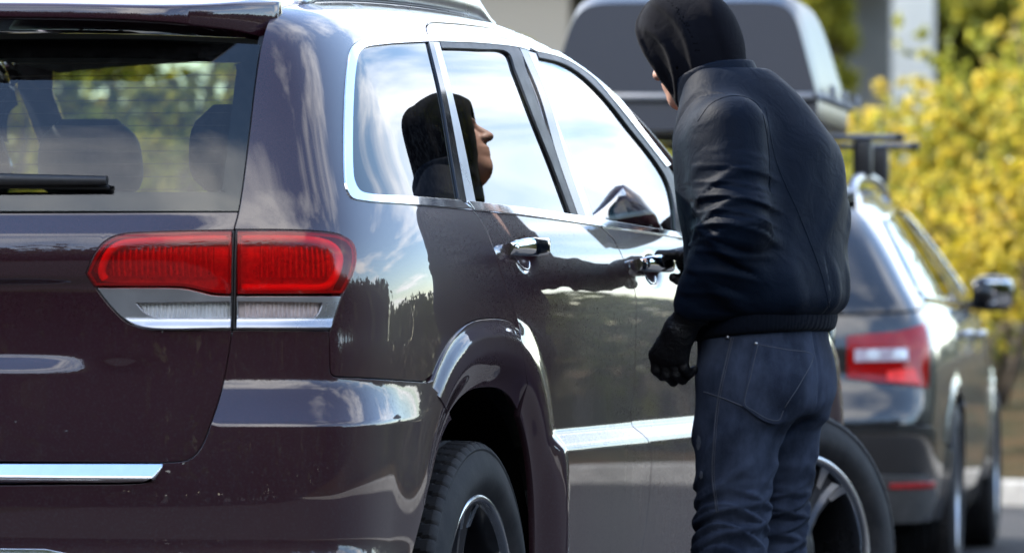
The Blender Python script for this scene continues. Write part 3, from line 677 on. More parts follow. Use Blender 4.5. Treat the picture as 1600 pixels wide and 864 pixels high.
# --- wheels
def tyre_mesh(R=.3865, w=.262, rr=.272, blocks=66):
    hw = w/2; prof = []
    for a in np.linspace(0, 1, 7): prof.append((rr-.006+.004*a, hw*(.80+.06*a)))
    for t in np.linspace(0.05, 1, 14): prof.append((rr+(R-.022-rr)*t, hw*(.86+.155*math.sin(math.pi*min(1, t*1.02)**.8*.93))))
    for t in np.linspace(.15, 1, 7): a = t*math.pi/2; prof.append((R-.022+.020*math.sin(a), hw*(.895)-.022*(1-math.cos(a))+.002))
    tr = np.linspace(hw*.80, -hw*.80, 33)
    right = prof; left = [(r, -a) for r, a in prof[::-1]]
    prof2 = right+[(R-.0015*abs(a/hw)**2, a) for a in tr]+left; n = blocks*6; V = []; m = len(prof2); nr = len(right)
    for i in range(n):
        t = 2*math.pi*i/n
        for k, (r, a) in enumerate(prof2):
            d = 0
            if nr <= k < nr+33:
                j = k-nr
                if j in (8, 13, 19, 24): d = .008
                elif (j < 8 or j > 24) and (i+j//3) % 6 == 0: d = .006
                elif 13 < j < 19 and (i+j//2) % 12 == 0: d = .004
            elif nr-6 <= k < nr+1 or nr+32 <= k < nr+39:
                if i % 6 == 0: d = .0045
            tt = t+(.010*(k-nr)/8 if nr <= k < nr+33 else 0)
            V.append((a, (r-d)*math.cos(tt), (r-d)*math.sin(tt)))
    F = [(i*m+k, i*m+k+1, ((i+1) % n)*m+k+1, ((i+1) % n)*m+k) for i in range(n) for k in range(m-1)]
    return V, F
m_ = Mat('tyre_rubber'); o_ = m_.tc.outputs['Object']; xyz = m_.n('ShaderNodeSeparateXYZ', {0: o_})
rad = m_.math('SQRT', m_.math('ADD', m_.math('MULTIPLY', xyz.outputs[1], xyz.outputs[1]), m_.math('MULTIPLY', xyz.outputs[2], xyz.outputs[2])))
ringf = m_.math('MULTIPLY_ADD', m_.math('SINE', m_.math('MULTIPLY', rad, 150.0)), .5, .5)
dst = m_.ramp(m_.noise(14, 6, .65), (.35, .0), (.75, 1.0))
c_ = m_.mix(m_.math('MULTIPLY', dst, .55), (.010, .010, .011), (.048, .045, .043))
m_.bsdf(Base_Color=c_, Roughness=.68, Specular_IOR_Level=.25, Normal=m_.bump(m_.math('ADD', m_.math('MULTIPLY', ringf, .3), m_.math('MULTIPLY', m_.noise(120), .3)), .35, .004)); TYRE = m_.m
SPOKE_DARK = simple('wheel_grey', (.045, .048, .056), .30, .7, .15, 20, Coat_Weight=.5); SPOKE_POL = simple('wheel_polish', (.62, .63, .65), .22, 1.0, .08, 40)
DISC = simple('brake_steel', (.30, .29, .28), .38, 1.0, .2, 30)
def make_wheel(parent, at, rz=0, spin=0, ns=5):
    root = empty('wheel'); root.parent = parent; root.location = at; root.rotation_euler = (spin, 0, rz)
    return root
tv, tf = tyre_mesh()
def wheel_parts(root, sg, mats=(SPOKE_DARK, SPOKE_POL), sc_=1.0, ns=5, tyre=(tv, tf)):
    """outer face towards +x for sg = 1"""
    def out(mb, name, mat, sharp=None, par=root):
        o = mb.build(name, mat, par, sharp=sharp)
        if sg < 0: o.data.transform(Matrix.Scale(-1, 4, (1, 0, 0))); o.data.flip_normals()
        if sc_ != 1: o.data.transform(Matrix.Scale(sc_, 4))
        return o
    out(MB().add(*tyre), 'tyre', TYRE, 30)
    rim = out(MB().lathe([(.262, -.11), (.250, -.10), (.238, -.05), (.240, .07), (.250, .098), (.252, .104)], 96), 'rim', mats[0])
    out(MB().lathe([(.250, .100), (.254, .112), (.262, .117), (.271, .116), (.276, .110), (.274, .100)], 120), 'rim_lip', mats[1], None, rim)
    hub = MB().lathe([(.0, .098), (.030, .098), (.034, .092), (.075, .086), (.082, .07), (.08, .03)], 48); out(hub, 'hub', mats[0], 40, rim)
    out(MB().lathe([(.08, .010), (.165, .010), (.165, -.012), (.08, -.012)], 64), 'brake_disc', DISC, 30)
    out(MB().box((-.01, -.11, .06), (.075, .10, .16), bev=.02), 'brake_caliper', BLACK_PLASTIC)
    for k in range(ns):
        th = math.pi/2+2*math.pi*k/ns; ct, s_ = math.cos(th), math.sin(th)
        def at_(r, t, x): return (x, r*ct-t*s_, r*s_+t*ct)
        dark = MB(); r_ = []
        for r, hw, xo, xi in ((.055, .034, .088, .03), (.10, .028, .078, .02), (.15, .030, .076, .025), (.20, .040, .084, .035), (.235, .056, .094, .05), (.250, .066, .100, .07)):
            r_.append([at_(r, -hw, xo-.012), at_(r, -hw*.85, xo-.001), at_(r, -hw*.55, xo), at_(r, -hw*.25, xo-.014), at_(r, hw*.25, xo-.014), at_(r, hw*.55, xo), at_(r, hw*.85, xo-.001), at_(r, hw, xo-.012), at_(r, hw*.6, xi), at_(r, -hw*.6, xi)])
        sp_ = out(dark.loft(r_), 'spoke', mats[0], 35, rim)
        for s2 in (-1, 1):
            pol = MB(); r2 = []
            for r, hw, xo in ((.200, .040, .0855), (.235, .056, .0955), (.252, .066, .1050)):
                a0, a1 = s2*hw*.50, s2*(hw*.92+.35*max(0, r-.225))
                r2.append([at_(r, a0, xo+.001), at_(r, a1, xo+.001), at_(r, a1, xo-.006), at_(r, a0, xo-.006)])
            out(pol.loft(r2), 'spoke_face', mats[1], 30, rim)
STEER = math.radians(-27)
for sg in (1, -1):
    for i, y in enumerate(WY):
        wr = make_wheel(suv, (sg*(.812, .842)[i], y, WZ), STEER if i else 0, [.04, .65][i]); wheel_parts(wr, sg)
# --- wheel housings, underbody, inside
for sg in (1, -1):
    for y in WY:
        a = np.linspace(math.radians(-12), math.radians(192), 40)
        r = [[(sg*x, y+(.50)*math.cos(t), WZ+.50*math.sin(t)) for t in a] for x in (.42, .60, .80, .905)]
        MB().loft(r, False, False).add([(sg*.42, y+.5*math.cos(t), WZ+.5*math.sin(t)) for t in a], [tuple(range(40))]).build('wheel_housing', LINER, suv)
MB().box((0, 2.4, .31), (1.5, 4.2, .08)).box((0, 2.4, .50), (1.0, 4.3, .30)).build('underbody', LINER, suv)
tr_ = [ysz(.62, .96), ysz(.62, 1.235), ysz(1.6, 1.225), ysz(2.6, 1.205), ysz(3.0, 1.18), ysz(3.0, .45), ysz(1.62, .45), ysz(1.56, .96)]
panel('door_trim', W, tr_, INTERIOR, suv, f=f0, off=-.055, lip=0, step=.06)
panel('pillar_lining', W, quarter, INTERIOR, suv, f=f0, off=-.035, lip=0, gap=0, step=.04)
panel('tailgate_trim', RG, sym([np.array((.60, 1.235)), np.array((.60, .80))]), INTERIOR, suv, f=f0, off=-.06, lip=0, step=.06, mirror=False)
rl = [np.array((x, y)) for x, y in ((.60, .40), (.66, .6), (.66, 2.2), (.58, 2.42), (-.58, 2.42), (-.66, 2.2), (-.66, .6), (-.60, .40))]
panel('roof_lining', T, rl, HEADLINER, suv, off=-.05, lip=0, step=.08, mirror=False)
MB().box((0, .95, .80), (1.30, 1.1, .06), bev=.02).box((0, 2.1, .52), (1.5, 1.9, .08)).build('cabin_floor', INTERIOR, suv)
def seat(x, y, w, rear=False):
    s0 = MB(); tilt = math.radians(16); rings = []
    for t in np.linspace(0, 1, 10):
        ww = w*(.48-.07*t*t) ; th = .085*(1-.45*t); c = np.array([x, y-math.sin(tilt)*t*.62, .72+math.cos(tilt)*t*.58])
        rings.append([c+np.array([ww*math.copysign(abs(math.cos(k))**.5, math.cos(k)), th*math.copysign(abs(math.sin(k))**.6, math.sin(k)), 0]) for k in np.linspace(0, 2*math.pi, 24, endpoint=False)])
    b = s0.loft(rings).build('seat_back', INTERIOR, suv)
    MB().box((x, y+.28, .69), (w*.95, .52, .16), bev=.05).build('seat_cushion', INTERIOR, suv)
    for xo in ((0,) if w < .7 else (-.36, .36)):
        top = np.array([x+xo, y-math.sin(tilt)*.62-.01, .72+math.cos(tilt)*.58]); h = MB(); rr = []
        for t in np.linspace(0, 1, 12):
            e = max(.25, (1-abs(2*t-1)**3.2))**.4; ww = .135*e*(1-.10*t); th = .055*e
            rr.append([top+np.array([ww*math.copysign(abs(math.cos(k))**.6, math.cos(k)), th*math.copysign(abs(math.sin(k))**.7, math.sin(k))-.02*t, .02+t*.20]) for k in np.linspace(0, 2*math.pi, 24, endpoint=False)])
        h.loft(rr).build('headrest', INTERIOR, b)
        MB().tube([top+np.array([-.05, 0, -.05]), top+np.array([-.05, 0, .05])], .007).tube([top+np.array([.05, 0, -.05]), top+np.array([.05, 0, .05])], .007).build('headrest_post', CHROME_MATT, b)
seat(0, 1.30, 1.36, True); seat(-.38, 2.30, .56); seat(.38, 2.30, .56)
MB().box((0, 3.02, 1.02), (1.52, .42, .26), bev=.08).build('dashboard', INTERIOR, suv)
MB().tube([(.38+.18*math.cos(a), 2.74+.07*math.sin(a), 1.05+.165*math.sin(a)) for a in np.linspace(0, 2*math.pi, 40)], .016, 8, False).box((.38, 2.76, 1.05), (.14, .05, .10), bev=.02).build('steering_wheel', INTERIOR, suv)
MB().box((0, 2.66, 1.55), (.25, .03, .075), bev=.02).build('interior_mirror', BLACK_PLASTIC, suv)
# --- rear wiper
P, n = RG.lift(np.array([(x, 1.312-.030*(x/.48)**2*0-.012*abs(x-.05)) for x in np.linspace(-.02, .41, 20)]), .022, f_gate)
wp = MB(); 
for i in range(19): pass
wp.loft([[P[i]+np.array([0, .012*math.cos(k)*(1-.3*i/19), .018*(1-.45*i/19)*math.sin(k)]) for k in np.linspace(0, 2*math.pi, 10, endpoint=False)] for i in range(20)])
wiper = wp.build('rear_wiper', BLACK_PLASTIC, suv, sharp=60)
MB().tube([p-np.array([0, -.012, .013]) for p in P[2:]], .006, 6).build('wiper_blade', RUBBER, wiper)
P, n = RG.lift(np.array([(-.02, 1.298)]), .01, f_gate); MB().lathe([(0, .04), (.022, .04), (.028, .03), (.030, 0)], 24, 'z').build('wiper_hub', BLACK_PLASTIC, wiper).data.transform(Matrix.Translation(Vector(P[0])) @ Matrix.Rotation(math.pi/2, 4, 'X'))
pose(suv)
# ------------------------------------------------------------------ ground
def asphalt():
    m = Mat('asphalt'); f = m.noise(.6, 5); g = m.noise(140, 3, .7)
    c = m.mix(f, (.031, .031, .032), (.048, .047, .047)); c = m.mix(m.math('MULTIPLY', m.ramp(g, (.5, 0.0), (.75, 1.0)), .5), c, (.078, .075, .072))
    m.bsdf(Base_Color=c, Roughness=.9, Specular_IOR_Level=.12, Normal=m.bump(g, .4, .006)); return m.m
def leafy_ground():
    m = Mat('verge_litter'); f = m.noise(2.2, 6, .65); g = m.noise(35, 4, .7)
    c = m.ramp(f, (.30, (.018, .022, .008)), (.48, (.032, .028, .011)), (.66, (.075, .042, .018)))
    c = m.mix(m.math('MULTIPLY', m.ramp(g, (.5, 0.0), (.7, 1.0)), .6), c, (.10, .062, .02)); m.bsdf(Base_Color=c, Roughness=.95, Specular_IOR_Level=.1, Normal=m.bump(g, .8, .03)); return m.m
def sheet(name, pts, z, mat, kind='structure'):
    o = mesh_obj(name, [(x, y, z) for x, y in pts], [tuple(range(len(pts)))], mat, None, False); tag(o, kind=kind); return o
sheet('ground', [(-900, -900), (900, -900), (900, 900), (-900, 900)], -.012, simple('grass_soil', (.022, .026, .010), .95, 0, .35, .8, Specular_IOR_Level=.1))
edge = catmull([(17, -70), (15.5, -30), (14.5, -8), (12.5, 3), (8.0, 9.6), (3.0, 14.2), (-1.1, 16.9), (-8, 19.8), (-30, 24), (-70, 27)], 10)
edge = [tuple(p) for p in edge]
sheet('road', edge+[(-70, 12), (-22, 9.5), (-9, 5), (-4.5, -6), (-3.8, -30), (-4.5, -70)], 0.0, asphalt())
def offset(pl, d):
    P = np.array(pl); T_ = np.gradient(P, axis=0); T_ /= np.linalg.norm(T_, axis=1)[:, None]; return P+np.stack([T_[:, 1], -T_[:, 0]], 1)*d
k0, k1 = offset(edge, 0), offset(edge, .15); nk = len(edge)
CONC = simple('kerb_concrete', (.30, .29, .27), .9, 0, .25, 8, .3, 80)
V_ = []; F_ = []
for i in range(nk): V_ += [(*k0[i], -.01), (*(k0[i]*.9+k1[i]*.1), .11), (*(k0[i]*.75+k1[i]*.25), .12), (*k1[i], .12), (*k1[i], -.01)]
for i in range(nk-1): F_ += [(i*5+k, i*5+k+1, i*5+k+6, i*5+k+5) for k in range(4)]
tag(mesh_obj('kerb', V_, F_, CONC, None, False), kind='structure')
# verge: a gently rising bank beyond the kerb
V_ = []; F_ = []; wd = [.15, .6, 1.6, 3.5, 7, 12, 20, 40]; rz_ = [.115, .14, .20, .32, .50, .65, .8, .9]
for i in range(nk):
    P_ = [offset(edge, d)[i] for d in wd] if False else None
offs = [offset(edge, d) for d in wd]
for i in range(nk):
    for j in range(len(wd)): V_.append((*offs[j][i], rz_[j]+(.03*math.sin(i*1.7+j*2.1) if j else 0)))
m = len(wd)
for i in range(nk-1): F_ += [(i*m+k, i*m+k+1, (i+1)*m+k+1, (i+1)*m+k) for k in range(m-1)]
tag(mesh_obj('verge', V_, F_, leafy_ground(), None, True), kind='structure')
# ------------------------------------------------------------------ the person at the door
MO = np.array([1.29, 2.02, 0.0]); MA = math.atan2(.28, -.96); MG = np.array([math.cos(MA), math.sin(MA)]); ML = np.array([-MG[1], MG[0]])
def loc(x, y, z):
    dx, dy = x-MO[0], y-MO[1]; return dx*MG[0]+dy*MG[1], dx*ML[0]+dy*ML[1], z
def wor(P): P = np.asarray(P); return np.stack([MO[0]+P[..., 0]*MG[0]+P[..., 1]*ML[0], MO[1]+P[..., 0]*MG[1]+P[..., 1]*ML[1], P[..., 2]], -1)
def toloc(p): return np.array(loc(*p))
def rcone(a, b, ra, rb):
    a = np.array(a, float); b = np.array(b, float); ab = b-a; l2 = ab @ ab
    def f(x, y, z):
        t = np.clip(((x-a[0])*ab[0]+(y-a[1])*ab[1]+(z-a[2])*ab[2])/l2, 0, 1)
        return np.sqrt((x-a[0]-t*ab[0])**2+(y-a[1]-t*ab[1])**2+(z-a[2]-t*ab[2])**2)-(ra+(rb-ra)*t)
    return f
def ell(c, r, pitch=0.0):
    cp, sp_ = math.cos(pitch), math.sin(pitch)
    def f(x, y, z):
        u, v, w_ = x-c[0], y-c[1], z-c[2]; u, w_ = u*cp+w_*sp_, -u*sp_+w_*cp
        k = np.sqrt((u/r[0])**2+(v/r[1])**2+(w_/r[2])**2); return (k-1)*min(r)
    return f
def smin(a, b, k): h = np.maximum(k-np.abs(a-b), 0)/k; return np.minimum(a, b)-h*h*k*.25
def union(k, *fs):
    def f(x, y, z):
        d = fs[0](x, y, z)
        for g in fs[1:]: d = smin(d, g(x, y, z), k)
        return d
    return f
def loft_sdf(zs, a, b, cf, cl, tw, p=2.2):
    A, B_, CF, CL, TW = (spline(zs, v) for v in (a, b, cf, cl, np.radians(tw)))
    z0, z1 = zs[0], zs[-1]
    def f(x, y, z):
        zz = np.clip(z, z0, z1); t = TW(zz); u = x-CF(zz); v = y-CL(zz); u, v = u*np.cos(t)+v*np.sin(t), -u*np.sin(t)+v*np.cos(t)
        aa, bb = A(zz), B_(zz); k = (np.abs(u/aa)**p+np.abs(v/bb)**p)**(1/p); d = (k-1)*np.minimum(aa, bb)
        return smax(smax(d, z0-z, .012), z-z1, .012)
    return f
def wav(seed, n=7, lo=6, hi=30, aniso=(1, 1, 1)):
    r = np.random.default_rng(seed); K = r.normal(size=(n, 3))*np.array(aniso); K /= np.linalg.norm(K, axis=1)[:, None]; K *= np.exp(r.uniform(math.log(lo), math.log(hi), n))[:, None]; ph = r.uniform(0, 6.28, n)
    am = 1/np.linalg.norm(K, axis=1); am /= am.sum()
    return lambda x, y, z: sum(am[i]*np.sin(K[i, 0]*x+K[i, 1]*y+K[i, 2]*z+ph[i]) for i in range(n))
def ridge(v): return .5+.5*np.cos(2*math.pi*v)        # 1 at integers, 0 half way
def surfnet(f, lo, hi, h):
    lo = np.array(lo, float); n = np.ceil((np.array(hi)-lo)/h).astype(int)+1
    X, Y = np.meshgrid(lo[0]+h*np.arange(n[0]), lo[1]+h*np.arange(n[1]), indexing='ij')
    Vv = np.empty(n, np.float32)
    for k in range(n[2]): Vv[:, :, k] = f(X, Y, np.full_like(X, lo[2]+h*k))
    ins = Vv < 0; c = np.zeros(n-1, int)
    off = [(i, j, k) for i in (0, 1) for j in (0, 1) for k in (0, 1)]
    sl = lambda A, o: A[o[0]:n[0]-1+o[0], o[1]:n[1]-1+o[1], o[2]:n[2]-1+o[2]]
    for o in off: c += sl(ins, o)
    act = (c > 0) & (c < 8); idx = -np.ones(act.shape, int); idx[act] = np.arange(act.sum()); cells = np.argwhere(act)
    acc = np.zeros((len(cells), 3)); cnt = np.zeros(len(cells))
    for a in range(8):
        for b in range(a+1, 8):
            oa, ob = np.array(off[a]), np.array(off[b])
            if np.abs(oa-ob).sum() != 1: continue
            va = Vv[tuple((cells+oa).T)]; vb = Vv[tuple((cells+ob).T)]; m = (va < 0) != (vb < 0)
            t = np.where(m, va/(va-vb+1e-12), 0); acc += np.where(m[:, None], oa+(ob-oa)*t[:, None], 0); cnt += m
    P = lo+h*(cells+acc/cnt[:, None]); F = []
    for ax in range(3):
        u, v = (ax+1) % 3, (ax+2) % 3
        s0 = [slice(None)]*3; s1 = [slice(None)]*3; s0[ax] = slice(0, -1); s1[ax] = slice(1, None)
        d = ins[tuple(s0)] != ins[tuple(s1)]; E = np.argwhere(d); ok = (E[:, u] > 0) & (E[:, v] > 0) & (E[:, u] < n[u]-1) & (E[:, v] < n[v]-1); E = E[ok]
        du = np.eye(3, dtype=int)[u]; dv_ = np.eye(3, dtype=int)[v]
        q = np.stack([idx[tuple(E.T)], idx[tuple((E-du).T)], idx[tuple((E-du-dv_).T)], idx[tuple((E-dv_).T)]], 1)
        fl = ~ins[tuple(E.T)]; q[fl] = q[fl][:, ::-1]; F.append(q)
    F = np.concatenate(F); F = F[(F >= 0).all(1)]
    return P, F
def sdf_obj(name, f, lo, hi, h, mat, parent=None):
    P, F = surfnet(f, lo, hi, h)
    for _ in range(2):
        g = grad(f, P, 1.5e-3); d = f(P[:, 0], P[:, 1], P[:, 2]); P = P-g*np.clip(d, -h, h)[:, None]*.7
    g = grad(f, P, 2e-3)
    fn = np.cross(P[F[:, 1]]-P[F[:, 0]], P[F[:, 2]]-P[F[:, 0]])
    if (fn*g[F[:, 0]]).sum() < 0: F = F[:, ::-1]
    return mesh_obj(name, P, F, mat, parent, True, g)
# materials
def cloth(name, col, weave=900, rough=.85, wr=.5, wscale=14, sheen=.2, var=.2, spec=.10):
    m = Mat(name); f = m.noise(6, 4); c = m.ramp(f, (.3, tuple(v*(1-var) for v in col)), (.7, tuple(v*(1+var) for v in col)))
    cr_ = m.math('ABSOLUTE', m.math('SUBTRACT', m.noise(wscale*.9, 2, .5, vec=m.scaled((1.5, 1.5, .7)), distortion=1.8), .5)); cr2 = m.ramp(cr_, (.0, 1.0), (.05, 0.0))
    h = m.math('ADD', m.math('ADD', m.math('MULTIPLY', m.noise(weave, 2), .10), m.math('MULTIPLY', cr2, .035)), m.math('MULTIPLY', m.noise(wscale, 3, .5, distortion=1.2), 1.0))
    m.bsdf(Base_Color=c, Roughness=rough, Sheen_Weight=sheen*.1, Specular_IOR_Level=spec, Normal=m.bump(h, wr, .012)); return m.m
JACKET = cloth('navy_jacket_cloth', (.0020, .0052, .0125), 700, .6, .30, 16, .10, spec=.07)
HOODM = cloth('black_hood_jersey', (.0024, .0026, .0048), 1100, .95, .30, 18, .22)
RIB = cloth('ribbed_knit', (.0020, .0038, .0085), 300, .9, .15, 10, .2)
LEATHER = cloth('black_leather', (.0028, .0028, .0034), 500, .45, .5, 40, 0.0, spec=.35)
SKIN = simple('skin', (.46, .26, .19), .5, 0, .12, 40, Subsurface_Weight=.0)
m_ = Mat('denim'); o_ = m_.tc.outputs['Object']
tw = m_.n('ShaderNodeTexWave', {'Vector': m_.scaled((1, 1, 1)), 'Scale': 260, 'Distortion': 2.0, 'Detail': 1}, wave_type='BANDS', bands_direction='DIAGONAL').outputs['Fac']
worn = m_.ramp(m_.noise(6, 6, .65, vec=m_.scaled((1.4, 1.4, .8))), (.42, 0.0), (.66, 1.0)); grain = m_.noise(300, 3, .75)
c_ = m_.mix(worn, (.0046, .0076, .0170), (.036, .047, .076)); c_ = m_.mix(m_.math('MULTIPLY', grain, .34), c_, (.050, .066, .104))
m_.bsdf(Base_Color=c_, Roughness=.85, Specular_IOR_Level=.12, Normal=m_.bump(m_.math('ADD', m_.math('MULTIPLY', tw, .12), m_.math('ADD', m_.math('MULTIPLY', grain, .1), m_.math('MULTIPLY', m_.noise(20, 3, .5, distortion=1.0), .7))), .5, .008)); DENIM = m_.m
STITCH = simple('stitching', (.040, .046, .062), .8)
# body shapes
HC = np.array([.178, 0, 1.655]); NOD = math.radians(21)
shL, elL, wrL = (-.030, .185, 1.452), (-.080, .243, 1.235), (.040, .222, 1.055)
hd_w = HND[1]+np.array([.050, .085, -.006]); hR = toloc(hd_w)
shR, elR = (.135, -.165, 1.445), (.150, -.325, 1.215); wrR = tuple(hR+np.array([-.085, -.035, .012]))
skull = union(.03, ell(HC+np.array([-.005, 0, .012]), (.092, .073, .100)), ell((.222, 0, 1.600), (.062, .058, .075)), ell((.262, 0, 1.553), (.026, .028, .024)))
face_add = union(.012, rcone((.270, 0, 1.672), (.296, 0, 1.628), .010, .0145), rcone((.284, -.014, 1.624), (.284, .014, 1.624), .010, .010), ell((.262, 0, 1.684), (.020, .056, .013)), ell((.277, 0, 1.597), (.013, .024, .0075)), ell((.275, 0, 1.583), (.013, .022, .0085)))
eyes = union(.01, ell((.274, .031, 1.660), (.014, .017, .010)), ell((.274, -.031, 1.660), (.014, .017, .010)))
ears = union(.01, ell((.178, .076, 1.640), (.022, .010, .032)), ell((.178, -.076, 1.640), (.022, .010, .032)))
torso_b = loft_sdf([.80, .92, 1.02, 1.15, 1.27, 1.40, 1.47, 1.53], [.10, .115, .105, .105, .115, .115, .095, .05], [.14, .16, .15, .155, .17, .175, .15, .08], [0, 0, -.005, 0, .012, .04, .06, .085], [0]*8, [0, 0, 0, -5, -12, -20, -22, -22])
hipL, hipR = (.0, .092, .89), (-.004, -.092, .89); knL, knR = (.022, .105, .50), (.030, -.092, .50); anL, anR = (-.030, .118, .095), (-.025, -.108, .095)
limbs = union(.02, rcone(shL, elL, .050, .042), rcone(elL, wrL, .040, .028), rcone(shR, elR, .050, .042), rcone(elR, wrR, .040, .028),
              rcone(hipL, knL, .080, .055), rcone(knL, anL, .052, .036), rcone(hipR, knR, .080, .055), rcone(knR, anR, .052, .036), rcone((.085, 0, 1.47), (.150, 0, 1.60), .056, .055))
def nod(x, z): u, w_ = x-HC[0], z-HC[2]; return HC[0]+.006+u*math.cos(NOD)-w_*math.sin(NOD), HC[2]+u*math.sin(NOD)+w_*math.cos(NOD)
def f_person(x, y, z):
    a, c = nod(x, z); d = smin(skull(a, y, c), face_add(a, y, c), .010); d = smax(d, -eyes(a, y, c), .008); d = smin(d, ears(a, y, c), .01)
    return smin(smin(d, limbs(x, y, z), .025), torso_b(x, y, z), .03)
P1, F1 = surfnet(f_person, (-.30, -.45, .05), (.50, .35, 1.80), .011)
P2, F2 = surfnet(f_person, (.05, -.12, 1.50), (.33, .12, 1.79), .0045)
person = mesh_obj('person', P1, F1, SKIN, None, True, grad(f_person, P1, 2e-3))
for _ in range(2):
    P = np.array([v.co[:] for v in person.data.vertices]); g = grad(f_person, P); P = P-g*f_person(P[:, 0], P[:, 1], P[:, 2])[:, None]; person.data.vertices.foreach_set('co', P.ravel())
person.data.update()
person.location = MO; person.rotation_euler = (0, 0, MA)
tag(person, 'person in dark hooded bomber jacket, black gloves and ripped jeans reaching for the door handle', 'person')
face = mesh_obj('face', P2, F2, SKIN, person, True, grad(f_person, P2)) if False else None
eb = MB()
for s_ in (-1, 1):
    eb.lathe([(.0, .011), (.005, .0098), (.009, .0062), (.011, 0), (.009, -.006)], 16)
# head detail is refined on the one body mesh: re-mesh it at the finer step where the face is
bm = bmesh.new(); bm.from_mesh(person.data)
fs = [f_ for f_ in bm.faces if f_.calc_center_median().z > 1.53 and f_.calc_center_median().x > .10]
bmesh.ops.subdivide_edges(bm, edges=list({e for f_ in fs for e in f_.edges}), cuts=2, use_grid_fill=True)
bmesh.ops.triangulate(bm, faces=[f_ for f_ in bm.faces if len(f_.verts) > 4]); bm.to_mesh(person.data); bm.free()
P = np.array([v.co[:] for v in person.data.vertices])
for _ in range(3): g = grad(f_person, P); P = P-g*np.clip(f_person(P[:, 0], P[:, 1], P[:, 2]), -.01, .01)[:, None]
person.data.vertices.foreach_set('co', P.ravel()); person.data.polygons.foreach_set('use_smooth', [True]*len(person.data.polygons)); person.data.update()
person.data.normals_split_custom_set_from_vertices([tuple(n) for n in grad(f_person, P)])
HEADM = Matrix.Translation(Vector(HC)) @ Matrix.Rotation(NOD, 4, 'Y') @ Matrix.Translation(-Vector(HC)-Vector((.006, 0, 0)))
EYE = simple('eye_white', (.7, .68, .66), .1); IRIS = simple('iris', (.03, .02, .015), .05); BROW = simple('eyebrow', (.012, .008, .006), .8)
for s_ in (-1, 1):
    e_ = MB().lathe([(1e-4, .011), (.005, .0098), (.009, .0062), (.0112, 0), (.009, -.006), (.001, -.011)], 20).build('eye', EYE, person); e_.data.transform(HEADM @ Matrix.Translation((.2625, s_*.031, 1.660)))
    i_ = MB().lathe([(1e-4, .0118), (.0048, .0106), (.0052, .009)], 16).build('iris', IRIS, e_); i_.data.transform(HEADM @ Matrix.Translation((.2625, s_*.031, 1.660)))
    MB().tube([(.274-.010*t*t, s_*(.031+.020*t), 1.685+.004*(1-t*t)) for t in np.linspace(-1, 1, 9)], [.002, .0035, .0042, .0045, .0045, .0042, .0038, .003, .0015], 6).build('eyebrow', BROW, person).data.transform(HEADM)
# jacket
torso_j = loft_sdf([1.030, 1.06, 1.10, 1.17, 1.27, 1.36, 1.43, 1.49, 1.555, 1.605], [.156, .170, .168, .154, .144, .134, .124, .116, .096, .068], [.196, .214, .214, .208, .210, .208, .198, .175, .136, .098],
                   [-.006, -.010, -.010, -.006, -.001, .008, .020, .036, .060, .083], [0]*10, [0, 0, -2, -6, -13, -19, -22, -22, -22, -22], 2.3)
slL = union(.03, rcone(shL, elL, .083, .066), rcone(elL, wrL, .066, .047)); slR = union(.03, rcone(shR, elR, .083, .066), rcone(elR, wrR, .064, .046))
n1, n2, n3 = wav(3, 9, 8, 34), wav(5, 8, 10, 40), wav(8, 6, 5, 14)
def seg_t(a, b, x, y, z):
    a = np.array(a); b = np.array(b); ab = b-a; return ((x-a[0])*ab[0]+(y-a[1])*ab[1]+(z-a[2])*ab[2])/(ab @ ab)
def f_jacket(x, y, z):
    t = torso_j(x, y, z); sl = slL(x, y, z); sr = slR(x, y, z)
    # sleeve folds: rings bunched towards the elbow and above the cuff
    wq = n1(x, y, z)
    for sh, el, wr, nm in ((shL, elL, wrL, 0), (shR, elR, wrR, 1)):
        s1 = seg_t(sh, el, x, y, z); s2 = seg_t(el, wr, x, y, z)
        skew = (x-el[0])*5.0
        fa = np.maximum(ridge(s1*2.5+skew*.8+wq*1.0), ridge(s1*2.8-skew*.9+wq*.9+.37))**2+.45*ridge(s1*6.1+skew*1.7+wq*1.5)**3; fb_ = np.maximum(ridge(s2*2.4-skew*.9+wq*1.0+.4), ridge(s2*2.1+skew*.8+wq*.9+.1))**2+.45*ridge(s2*5.3-skew*1.6+wq*1.6)**3
        amt = .0095*((fa-.45)*sst(s1, .15, .7)*(1-sst(s1, 1.0, 1.25))+(fb_-.45)*sst(s2, -.05, .2)*(1-sst(s2, .85, 1.05)))*(1+1.0*n3(x, y, z))
        if nm == 0: sl = sl-amt
        else: sr = sr-amt
    # torso drapes: soft verticals from the shoulder blade, gathers above the waistband
    ang = np.arctan2(y, x+.02); v = z-1.05
    dr = .0200*(n2(x*1.0, y*1.0, z*.30))*sst(z, 1.06, 1.14)*(1-sst(z, 1.42, 1.50))*1.6
    dr = dr+.0060*(ridge(ang*2.3+.5*np.sin(z*7+1.0)+wq*1.5)**2-.35)*(1-sst(z, 1.06, 1.22))*sst(z, 1.03, 1.06)
    dr = dr+.0050*(ridge((z*3.0+y*4.2-x*2.0)+wq*1.6)**2-.35)*sst(z, 1.16, 1.25)*(1-sst(z, 1.34, 1.44))
    t = t-dr
    d = smin(smin(t, sl, .075), sr, .075)
    # armhole seams
    s1 = seg_t(shL, elL, x, y, z); r = y-.150-.10*(1.45-z)*.3
    d = d+.0025*np.exp(-(r/.004)**2)*sst(z, 1.30, 1.34)
    return smax(smax(d, -(rcone((.085, 0, 1.44), (.15, 0, 1.62), .072, .072))(x, y, z), .008), 1.022-z-.0*x, .006)
jacket = sdf_obj('bomber_jacket', lambda x, y, z: smax(f_jacket(x, y, z), -(f_jacket(x, y, z)+.012)*0-1, .001), (-.24, -.46, 1.00), (.46, .36, 1.60), .0062, JACKET, person)
